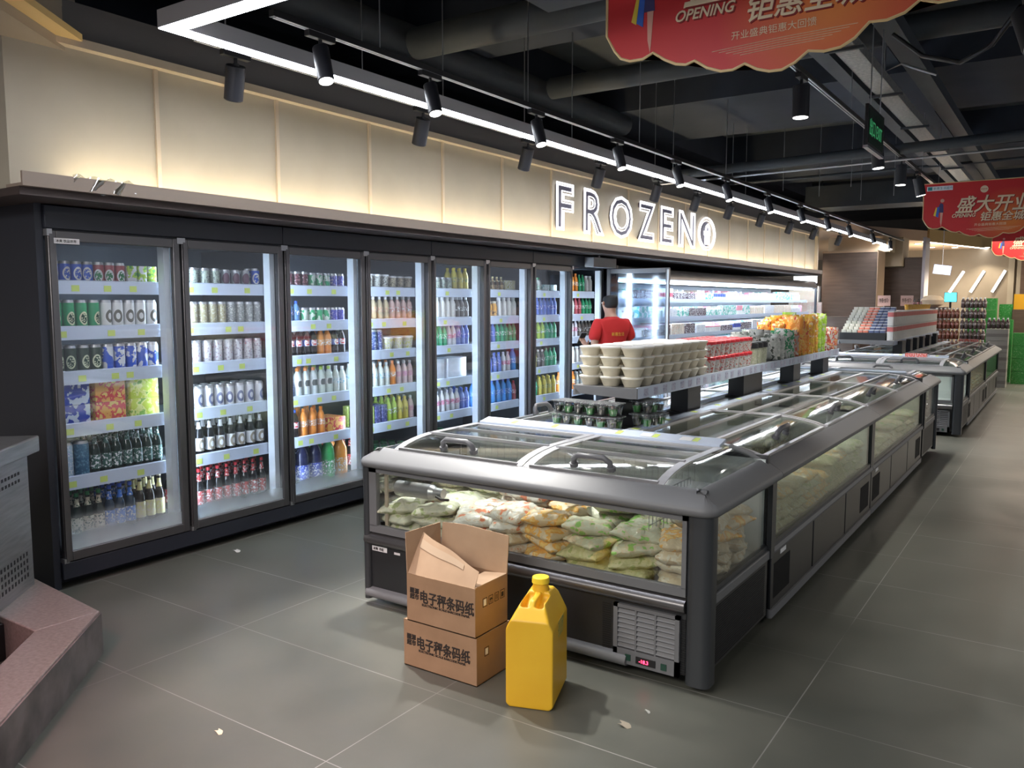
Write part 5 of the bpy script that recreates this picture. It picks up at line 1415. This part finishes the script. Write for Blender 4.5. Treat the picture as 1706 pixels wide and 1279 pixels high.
def oval(ry, rz, r, x=-4.39):
    return MB().tube([(x, cyy + ry*math.cos(2*PI*i/36), czz + rz*math.sin(2*PI*i/36)) for i in range(37)], r, 8)
part('emblem_ring', oval(.315, .225, .012), M['neon'], t); part('emblem_ring', oval(.265, .185, .006), M['neon'], t)
part('emblem_backing', MB().tube([(-4.418, cyy, czz), (-4.405, cyy, czz)], .17, 28), M['neonbody'], t)
part('emblem_mark', MB().box(-4.40, -4.385, cyy-.06, cyy+.10, czz-.15, czz-.01).box(-4.40, -4.385, cyy-.10, cyy+.12, czz-.02, czz+.04).tube([(-4.39, cyy-.04, czz+.04), (-4.39, cyy-.03, czz+.10), (-4.39, cyy+.04, czz+.14), (-4.39, cyy+.09, czz+.08), (-4.39, cyy+.08, czz+.03)], .014, 8), M['neon'], t)

# ------------------------------------------------------------------ person
def skinned(pts, edges, radii, sub=1):
    me = bpy.data.meshes.new('s'); me.from_pydata(pts, edges, [])
    o = bpy.data.objects.new('s', me); COL.objects.link(o)
    s = o.modifiers.new('skin', 'SKIN'); s.use_smooth_shade = True
    for i, r in enumerate(radii):
        rr = r if isinstance(r, tuple) else (r, r)
        me.skin_vertices[0].data[i].radius = rr; me.skin_vertices[0].data[i].use_root = (i == 0)
    m = o.modifiers.new('sub', 'SUBSURF'); m.levels = sub; m.render_levels = sub
    dg = bpy.context.evaluated_depsgraph_get(); dg.update()
    r = bpy.data.meshes.new_from_object(o.evaluated_get(dg), depsgraph=dg)
    bpy.data.objects.remove(o); bpy.data.meshes.remove(me)
    return r
def join(ms, name, mats):
    b = MB()
    for m in ms: b.add([v.co[:] for v in m.vertices], [list(p.vertices) for p in m.polygons])
    me = b.mesh(name, mats, ang=180)
    return me
def chain(pts, radii, sub=2): return skinned(pts, [(i, i+1) for i in range(len(pts)-1)], radii, sub)
# local frame: person faces +Y, x to the right
pe = thing('person', 'person in a red printed T-shirt at the open fridge door, back turned, holding a phone', 'person', (-3.99, 7.75, 0), math.radians(62))
J = [(0, 0, .93), (0, .005, 1.08), (0, -.005, 1.24), (0, .0, 1.36), (0, .01, 1.445), (0, .03, 1.50), (0, .045, 1.58), (0, .055, 1.63)]      # spine, neck, head
R_ = [(.14, .10), (.135, .095), (.155, .105), (.135, .080), (.056, .058), (.055, .060), (.080, .096), (.070, .086)]
ed = [(0, 1), (1, 2), (2, 3), (3, 4), (4, 5), (5, 6), (6, 7)]
def add(p, r, par): J.append(p); R_.append(r); ed.append((par, len(J)-1)); return len(J)-1
# arms: left arm bent with phone, right arm forward low
for s in (-1, 1):
    a = add((s*.165, -.005, 1.375), .052, 3); b_ = add((s*.205, -.01, 1.31), .050, a)
    if s < 0:
        e = add((-.235, -.03, 1.10), .036, b_); m_ = add((-.21, .10, 1.10), .034, e); wr = add((-.17, .235, 1.15), .024, m_)
        LW = Vector((-.17, .235, 1.15))
    else:
        e = add((.235, .03, 1.10), .036, b_); m_ = add((.21, .13, 1.05), .034, e); wr = add((.16, .24, 1.05), .024, m_)
        RW = Vector((.16, .24, 1.05))
for s in (-1, 1):
    h = add((s*.085, 0, .86), .088, 0); k_ = add((s*.095, .01, .50), .056, h); c_ = add((s*.098, -.005, .34), .052, k_); an = add((s*.10, -.015, .09), .034, c_); add((s*.105, .09, .045), .034, an)
body = skinned(J, ed, R_, 2)
def hand(wv, fwd, side, up):
    """palm plus five separate fingers; fwd finger direction, side toward thumb"""
    out = [chain([wv - fwd*.01, wv + fwd*.035, wv + fwd*.075], [(.022, .016), (.036, .016), (.034, .014)])]
    for i, (o_, L) in enumerate(((.028, .070), (.010, .080), (-.009, .074), (-.027, .058))):
        b0 = wv + fwd*.078 + side*o_
        out.append(chain([b0 - fwd*.012, b0 + fwd*L*.40, b0 + fwd*L*.70 + up*L*.22, b0 + fwd*L*.82 + up*L*.50], [.0092, .0085, .0080, .0070]))
    b0 = wv + fwd*.025 + side*.028
    out.append(chain([b0, b0 + side*.025 + fwd*.022, b0 + side*.030 + fwd*.045 + up*.018], [.012, .0095, .0082]))
    return out
hl = hand(LW, Vector((.15, .85, .45)).normalized(), Vector((.95, -.1, -.1)).normalized(), Vector((0, -.5, .85)).normalized())
hr = hand(RW, Vector((-.35, .92, .10)).normalized(), Vector((-.90, -.35, 0)).normalized(), Vector((0, -.1, 1)).normalized())
ears = [chain([(s*.070, .045, 1.565), (s*.083, .035, 1.59), (s*.078, .035, 1.61)], [.014, .016, .011], 1) for s in (-1, 1)]
nose = [chain([(0, .125, 1.585), (0, .155, 1.560), (0, .135, 1.548)], [.010, .014, .009], 1), chain([(-.022, .118, 1.525), (.022, .118, 1.525)], [.009, .009], 1), chain([(0, .09, 1.50), (0, .10, 1.485)], [.03, .02], 1)]
link('body', join([body] + hl + hr + ears + nose, 'body', M['skin']), pe)
for s in (-1, 1):
    part('eye', MB().lathe([(.001, -.009), (.008, -.005), (.010, 0), (.008, .005), (.001, .009)], 10, (s*.030, .128, 1.590)), M['whitep'], pe)
hm = skinned([(0, .008, 1.515), (0, .026, 1.575), (0, .042, 1.635), (0, .045, 1.665)], [(0, 1), (1, 2), (2, 3)], [(.066, .060), (.083, .085), (.084, .096), (.068, .080)], 2)
hm2 = MB().add([(v.co.x, v.co.y - .012, v.co.z + .006) for v in hm.vertices], [list(p.vertices) for p in hm.polygons])
bm = bmesh.new(); me_ = hm2.mesh('hair', M['hair'], ang=180); bm.from_mesh(me_)
bmesh.ops.bisect_plane(bm, geom=bm.verts[:]+bm.edges[:]+bm.faces[:], plane_co=(0, .075, 1.60), plane_no=(0, .90, -.45), clear_outer=True)
bm.to_mesh(me_); bm.free(); link('hair', me_, pe)
# T-shirt
sj = [(0, 0, .90), (0, .005, 1.06), (0, -.005, 1.24), (0, .0, 1.35), (0, .005, 1.415), (0, .012, 1.462)]
sr = [(.165, .125), (.160, .118), (.178, .125), (.165, .108), (.110, .088), (.066, .070)]
se = [(0, 1), (1, 2), (2, 3), (3, 4), (4, 5)]
for s in (-1, 1):
    k = len(sj); sj += [(s*.168, -.005, 1.372), (s*.214, -.012, 1.28), (s*.230, -.02, 1.19)]; sr += [.072, .072, .068]; se += [(3, k), (k, k+1), (k+1, k+2)]
sh = link('t_shirt', skinned(sj, se, sr, 2), pe); sh.data.materials.clear(); sh.data.materials.append(M['red'])
for pl in sh.data.polygons: pl.material_index = 0
tj = [(0, 0, .93), (-.088, 0, .85), (-.098, .01, .50), (-.10, -.005, .30), (-.10, -.01, .10), (.088, 0, .85), (.098, .01, .50), (.10, -.005, .30), (.10, -.01, .10)]
tr = skinned(tj, [(0, 1), (1, 2), (2, 3), (3, 4), (0, 5), (5, 6), (6, 7), (7, 8)], [(.150, .110), .100, .072, .064, .058, .100, .072, .064, .058], 2)
o = link('trousers', tr, pe); o.data.materials.clear(); o.data.materials.append(M['trouser'])
for s in (-1, 1): part('shoe', MB().rbox(s*.103-.045, s*.103+.045, -.07, .19, 0, .075, .04, n=6), M['black'], pe, .02)
def back_text(body_, size, x, z, **k):
    me = text_mesh(body_, size, M['text_gold'], extrude=.0005, **k); me.name = 'shirt_print'
    # wrap onto the back of the shirt
    dg = bpy.context.evaluated_depsgraph_get(); dg.update()
    for v in me.vertices:
        X, Z = x + v.co.x, z + v.co.y
        hit = sh.data and None
        v.co = Vector((X, 0, Z)) if False else Vector((X, -.13, Z))
    # project: cast rays towards +Y on the shirt mesh
    for v in me.vertices:
        ok, p_, nrm, _ = sh_ray(Vector((v.co.x, -.6, v.co.z)), Vector((0, 1, 0)))
        v.co.y = (p_.y - .003) if ok else -.13
    o_ = link('shirt_print', me, sh)
from mathutils.bvhtree import BVHTree
_bv = BVHTree.FromPolygons([v.co.copy() for v in sh.data.vertices], [list(p.vertices) for p in sh.data.polygons])
def sh_ray(o_, d_):
    p_, n_v, i_, di_ = _bv.ray_cast(o_, d_)
    return (p_ is not None, p_, n_v, i_)
back_text('新惠生活', .040, -.075, 1.255, bevel=.0008)
back_text('盛典', .085, -.10, 1.08, bevel=.0016)
back_text('钜惠', .045, .05, 1.10, bevel=.001)
back_text('盛大开业', .028, -.055, 1.035, bevel=.0006)
# phone, held in the left hand: a thing of its own, in world space
pw = Matrix.Rotation(math.radians(62), 3, 'Z') @ Vector((-.15, .335, 1.215)) + Vector((-3.99, 7.75, 0))
t = thing('phone', 'slim grey phone held up in the left hand of the person', 'phone', tuple(pw), math.radians(62))
Rp = Matrix.Rotation(math.radians(35), 3, 'X')
part('phone_case', MB().box(-.037, .037, -.004, .004, -.075, .075, R=Rp), M['frz'], t, .003)
part('screen', MB().box(-.034, .034, -.0052, -.004, -.070, .070, R=Rp), M['black'], t)

# ------------------------------------------------------------------ far end of the shop
pts = [(-9, 17.62), (-4.3, 17.62), (-3.98, 20.0), (-3.0, 22.2), (-1.29, 28.6), (-1.1, 30), (-9, 30)]
struct('ceiling', MB().prism(pts, 'z', 3.05, 3.3), M['beige'])
e0, e1 = Vector((-3.0, 22.2, 0)), Vector((-1.29, 28.6, 0)); ev = (e1-e0).normalized(); en = Vector((ev.y, -ev.x, 0))
b = MB(); b.prism([tuple(p[:2]) for p in (e0, e1, e1+en*.05, e0+en*.05)], 'z', 3.04, 3.34)
struct('trim_30', b, M['gold'])
t = thing('cove_light', 'bright light line along the edge of the beige ceiling far back', 'light', (e0.x, e0.y, 3.03), world=True)
b = MB(); b.prism([tuple(p[:2]) for p in (e0-en*.02, e1-en*.02, e1-en*.10, e0-en*.10)], 'z', 3.035, 3.048); part('diffuser', b, M['lens'], t)
b = MB(); b.prism([tuple(p[:2]) for p in (e0-en*.01, e1-en*.01, e1-en*.11, e0-en*.11)], 'z', 3.048, 3.0495); part('housing', b, M['alu'], t)
t = thing('panelled_column', 'wide dark brown panelled column with a light edge behind the chiller end', 'column', (-4.0, 19.0, 0), world=True)
part('panelling', MB().box(-4.62, -3.50, 19.0, 19.75, 0, 2.66).box(-4.60, -3.52, 18.992, 19.0, 1.97, 2.64).box(-4.60, -3.52, 18.992, 19.0, .1, 1.955), M['wood'], t)
part('edge', MB().box(-3.50, -3.485, 18.98, 19.76, 0, 2.68).box(-4.62, -3.5, 18.98, 19.76, 2.66, 2.70), M['woodlight'], t)
struct('wall_back', MB().box(-3.9, -3.24, 20.4, 21.2, 2.40, 3.05).box(-4.7, -3.4, 19.8, 20.6, 2.70, 3.05), pm('cream_bulkhead', (.55, .44, .30), .7))
t = thing('panelled_column', 'second dark brown panelled column, right of the wide one', 'column', (-3.2, 20.6, 0), world=True)
part('panelling', MB().box(-3.95, -2.86, 20.6, 21.2, 0, 2.38).box(-3.22, -2.86, 20.58, 21.2, 2.38, 2.60), M['wood'], t)
part('edge', MB().box(-2.86, -2.80, 20.58, 21.22, 0, 3.04), pm('pale_metal_edge', (.45, .42, .45), .4, .3), t)
struct('wall_back', MB().box(-4.2, -1.15, 26.0, 26.1, 0, 3.05), M['bronze'])
struct('trim_31', MB().box(-1.50, -1.36, 25.9, 26.0, .0, 3.0).box(-1.30, -1.18, 25.85, 26.0, 0, 3.0), M['cream'])
struct('wall_back', MB().box(-1.15, 1.5, 24.6, 24.7, 0, 2.75), M['wood'])
for i, (x1, x0) in enumerate(((-2.557, -2.883), (-2.066, -2.369), (-1.573, -1.853))):
    t = thing('wall_light', 'slanted white line light on the far taupe wall, %s of three' % ['left', 'middle', 'right'][i], 'light', (x1, 25.97, 2.4), world=True)
    dv = Vector((x1-x0, 0, .57)).normalized(); nv = Vector((dv.z, 0, -dv.x))*.028
    a, c = Vector((x0, 25.95, 1.87)), Vector((x1, 25.95, 2.44))
    for nm_, y0, y1, mm, sc in (('diffuser', 25.94, 25.955, M['lens'], 1), ('housing', 25.955, 25.999, M['alu'], 1.4)):
        q = [a-nv*sc, c-nv*sc, c+nv*sc, a+nv*sc]; part(nm_, MB().prism([(p.x, p.z) for p in q], 'y', y0, y1), mm, t)
for i, (x, y) in enumerate(((-4.9, 18.4), (-4.3, 20.3), (-3.3, 22.9), (-3.9, 24.0), (-3.2, 24.6), (-2.7, 25.0), (-2.5, 24.3), (-2.0, 25.5), (-2.3, 27.5))):
    t = thing('downlight', 'small warm downlight in the beige ceiling far back', 'downlight', (x, y, 3.04), world=True, group='warm downlights in the beige ceiling')
    part('ring', MB().cyl((x, y, 3.049), (x, y, 3.04), .09, None, 20), M['whitep'], t); part('lens', MB().cyl((x, y, 3.04), (x, y, 3.036), .07, None, 20), M['lens'], t)
    if i in (0, 1, 3, 5, 7):
        o = spot('downlight_beam', (x, y, 3.03), (x, y, 0), 60, (1, .86, .66), 110, .6, .06)
l = bpy.data.lights.new('far_glow', 'POINT'); l.energy = 55; l.color = (1, .80, .58); l.shadow_soft_size = .4
o = bpy.data.objects.new('far_glow', l); COL.objects.link(o); o.location = (-2.9, 23.4, 1.9)
t = thing('hanging_screen', 'tilted white-blue price screen hanging from the beige ceiling', 'screen', (-2.3, 19.4, 2.3), world=True)
R3 = Matrix.Rotation(math.radians(8), 3, 'Y')
part('screen_case', MB().box(-.17, .17, .0, .03, -.10, .10, R=R3, c=(-2.31, 19.4, 2.27)), M['alu'], t)
part('screen_face', MB().box(-.16, .16, -.004, .0, -.09, .09, R=R3, c=(-2.31, 19.4, 2.27)), pm('lit_screen', (.6, .65, .9), .4, 0, 1.0, (.62, .66, .95)), t)
part('hanger', MB().cyl((-2.31, 19.41, 2.36), (-2.31, 19.41, 4.3), .006, None, 6), M['alu'], t)
# lit white cabinet beyond the chiller end
t = thing('white_cabinet', 'bright white lit cabinet beyond the end of the open chiller', 'cabinet', (-5.0, 18.9, 0), world=True)
part('cabinet_body', MB().box(-5.3, -4.66, 18.9, 19.5, 0, 1.95), M['tagw'], t)
part('light_box', MB().box(-5.2, -4.70, 18.88, 18.90, 1.95, 2.22), pm('white_light_box', (.8, .9, 1), .4, 0, 1.5, (.8, .9, 1)), t)
pinks = pack((.66, .62, .60), (.62, .28, .34), 'text', (.2, .1, .15))
for i in range(6):
    for k in range(4):
        prop(link('drink_carton', carton_mesh(.05, .04, .17, pinks), None, (-4.60, 18.62+.0*i+.04*(k % 2), .62+k*.2) if False else (-5.1+i*.1, 18.78, .9+k*.175), (0, 0, -PI/2)), 'pink and white carton stacked before the white cabinet beyond the chiller', 'carton', 'pink cartons beyond the chiller')
solo('display_plinth', MB().box(-5.2, -4.5, 18.68, 18.87, 0, .897), M['whitep'], (-4.85, 18.75, 0), 'white plinth carrying the pink cartons beyond the chiller', 'plinth')
solo('brown_crate', MB().box(-4.26, -3.7, 17.9, 18.6, 0, 1.30).box(-4.22, -3.75, 17.88, 17.9, 1.1, 1.25), M['wood'], (-4.0, 18, 0), 'dark brown counter block in front of the wide column', 'counter')
# stacked bottles on plinth
def stack_bottles(x0, nx, y, z0, layers, mat, cap, lab_, label, group, ny=2, h=.20):
    ms = bottle_parts('soda', h, .034, mat, cap, lab_)
    for k in range(layers):
        for j in range(ny):
            for i in range(nx):
                prop(link('drink_bottle', ms[3], None, (x0+i*.074, y+j*.074, z0+k*(h+.006)), (0, 0, -PI/2)), label, 'bottle', group)
red_ = liq((.16, .05, .03), .2); dkb = liq((.08, .05, .05), .2)
solo('display_plinth', MB().box(-2.36, -1.32, 18.35, 18.75, 0, .66), pack((.40, .03, .05), (.5, .05, .06), 'text'), (-1.85, 18.5, 0), 'red wrapped plinth under the stacked drink bottles at the far end', 'plinth')
stack_bottles(-2.26, 6, 18.45, .661, 4, red_, pack(W_, W_), pack((.30, .06, .05), CR, 'text'), 'reddish-brown drink bottle in the left half of the far stack', 'reddish-brown bottles in the far stack')
stack_bottles(-1.80, 6, 18.45, .661, 5, dkb, pack(W_, W_), pack((.14, .08, .07), W_, 'text'), 'dark drink bottle with white cap in the right half of the far stack', 'dark white-capped bottles in the far stack')
for k in range(5):
    solo('carton_case', MB().rbox(-1.34, -.98, 17.92, 18.28, k*.22, k*.22+.215, .01), pack((.34, .32, .28), (.22, .20, .18), 'band', None, .1), (-1.15, 18.1, k*.22), 'grey drink case right of the far bottle stack, %s from the floor' % ORD[k], 'case', 'grey drink cases')
stack_bottles(-1.30, 5, 17.97, 1.101, 1, dkb, pack(W_, W_), pack((.14, .08, .07), W_, 'text'), 'dark bottle with white cap on top of the grey cases', 'white-capped bottles on the grey cases')
greens = [(-1.10, 19.3, 5, .25), (-.83, 19.0, 4, .25), (-1.42, 19.7, 7, .24), (-1.75, 19.8, 7, .235), (-1.15, 19.9, 6, .26)]
gm = pack((.03, .22, .04), (.05, .30, .07), 'text', (.35, .45, .3))
for si, (x, y, n, h) in enumerate(greens):
    for k in range(n):
        solo('green_case', MB().rbox(x-.12, x+.12, y-.12, y+.12, k*h, k*h+h-.004, .008), gm, (x, y, k*h), 'green drink case, %s stack of the far cases, %s from the floor' % (['near right', 'rightmost', 'tall middle', 'left', 'rear'][si], ORD[k]), 'case', None)
solo('yellow_case', MB().rbox(-1.02, -.78, 19.8, 20.05, 1.45, 1.76, .01), pm('orange_yellow_card', (.72, .36, .01), .6), (-.9, 19.9, 1.45), 'orange-yellow card box at the far right', 'box')
solo('display_plinth', MB().box(-1.03, -.70, 19.75, 20.1, 0, 1.449), M['wood'], (-.87, 19.9, 0), 'dark wooden plinth under the orange-yellow box', 'plinth')
t = thing('small_screen', 'cyan lit screen behind the far bottle stack', 'screen', (-2.13, 19.5, 1.7), world=True)
part('screen_case', MB().box(-2.26, -2.02, 19.5, 19.53, 1.60, 1.80), M['black'], t); part('screen_face', MB().box(-2.25, -2.03, 19.496, 19.5, 1.61, 1.79), pm('cyan_screen', (.05, .6, .8), .4, 0, 1.2, (.05, .62, .85)), t)
part('stand', MB().box(-2.16, -2.12, 19.51, 19.53, 0, 1.6), M['black'], t)
solo('paper_sack', MB().lathe([(.10, 0), (.20, .05), (.22, .14), (.15, .22), (.04, .24)], 16), nm('pale_paper', (.50, .38, .26), (.60, .48, .34), 6, .8), (-2.40, 18.9, 1.50), 'pale round sack on the shelves behind the reddish bottles', 'sack', world=False)
solo('display_plinth', MB().box(-2.75, -2.15, 18.8, 19.3, 0, 1.499), M['wood'], (-2.45, 19, 0), 'dark plinth behind the reddish bottles', 'plinth')
stack_bottles(-2.72, 5, 18.83, 1.50, 1, liq((.04, .02, .015), .2), pack(BK, BK), pack((.30, .05, .04), W_, 'text'), 'dark sauce bottle left of the pale sack', 'dark bottles left of the pale sack', 1, .16)
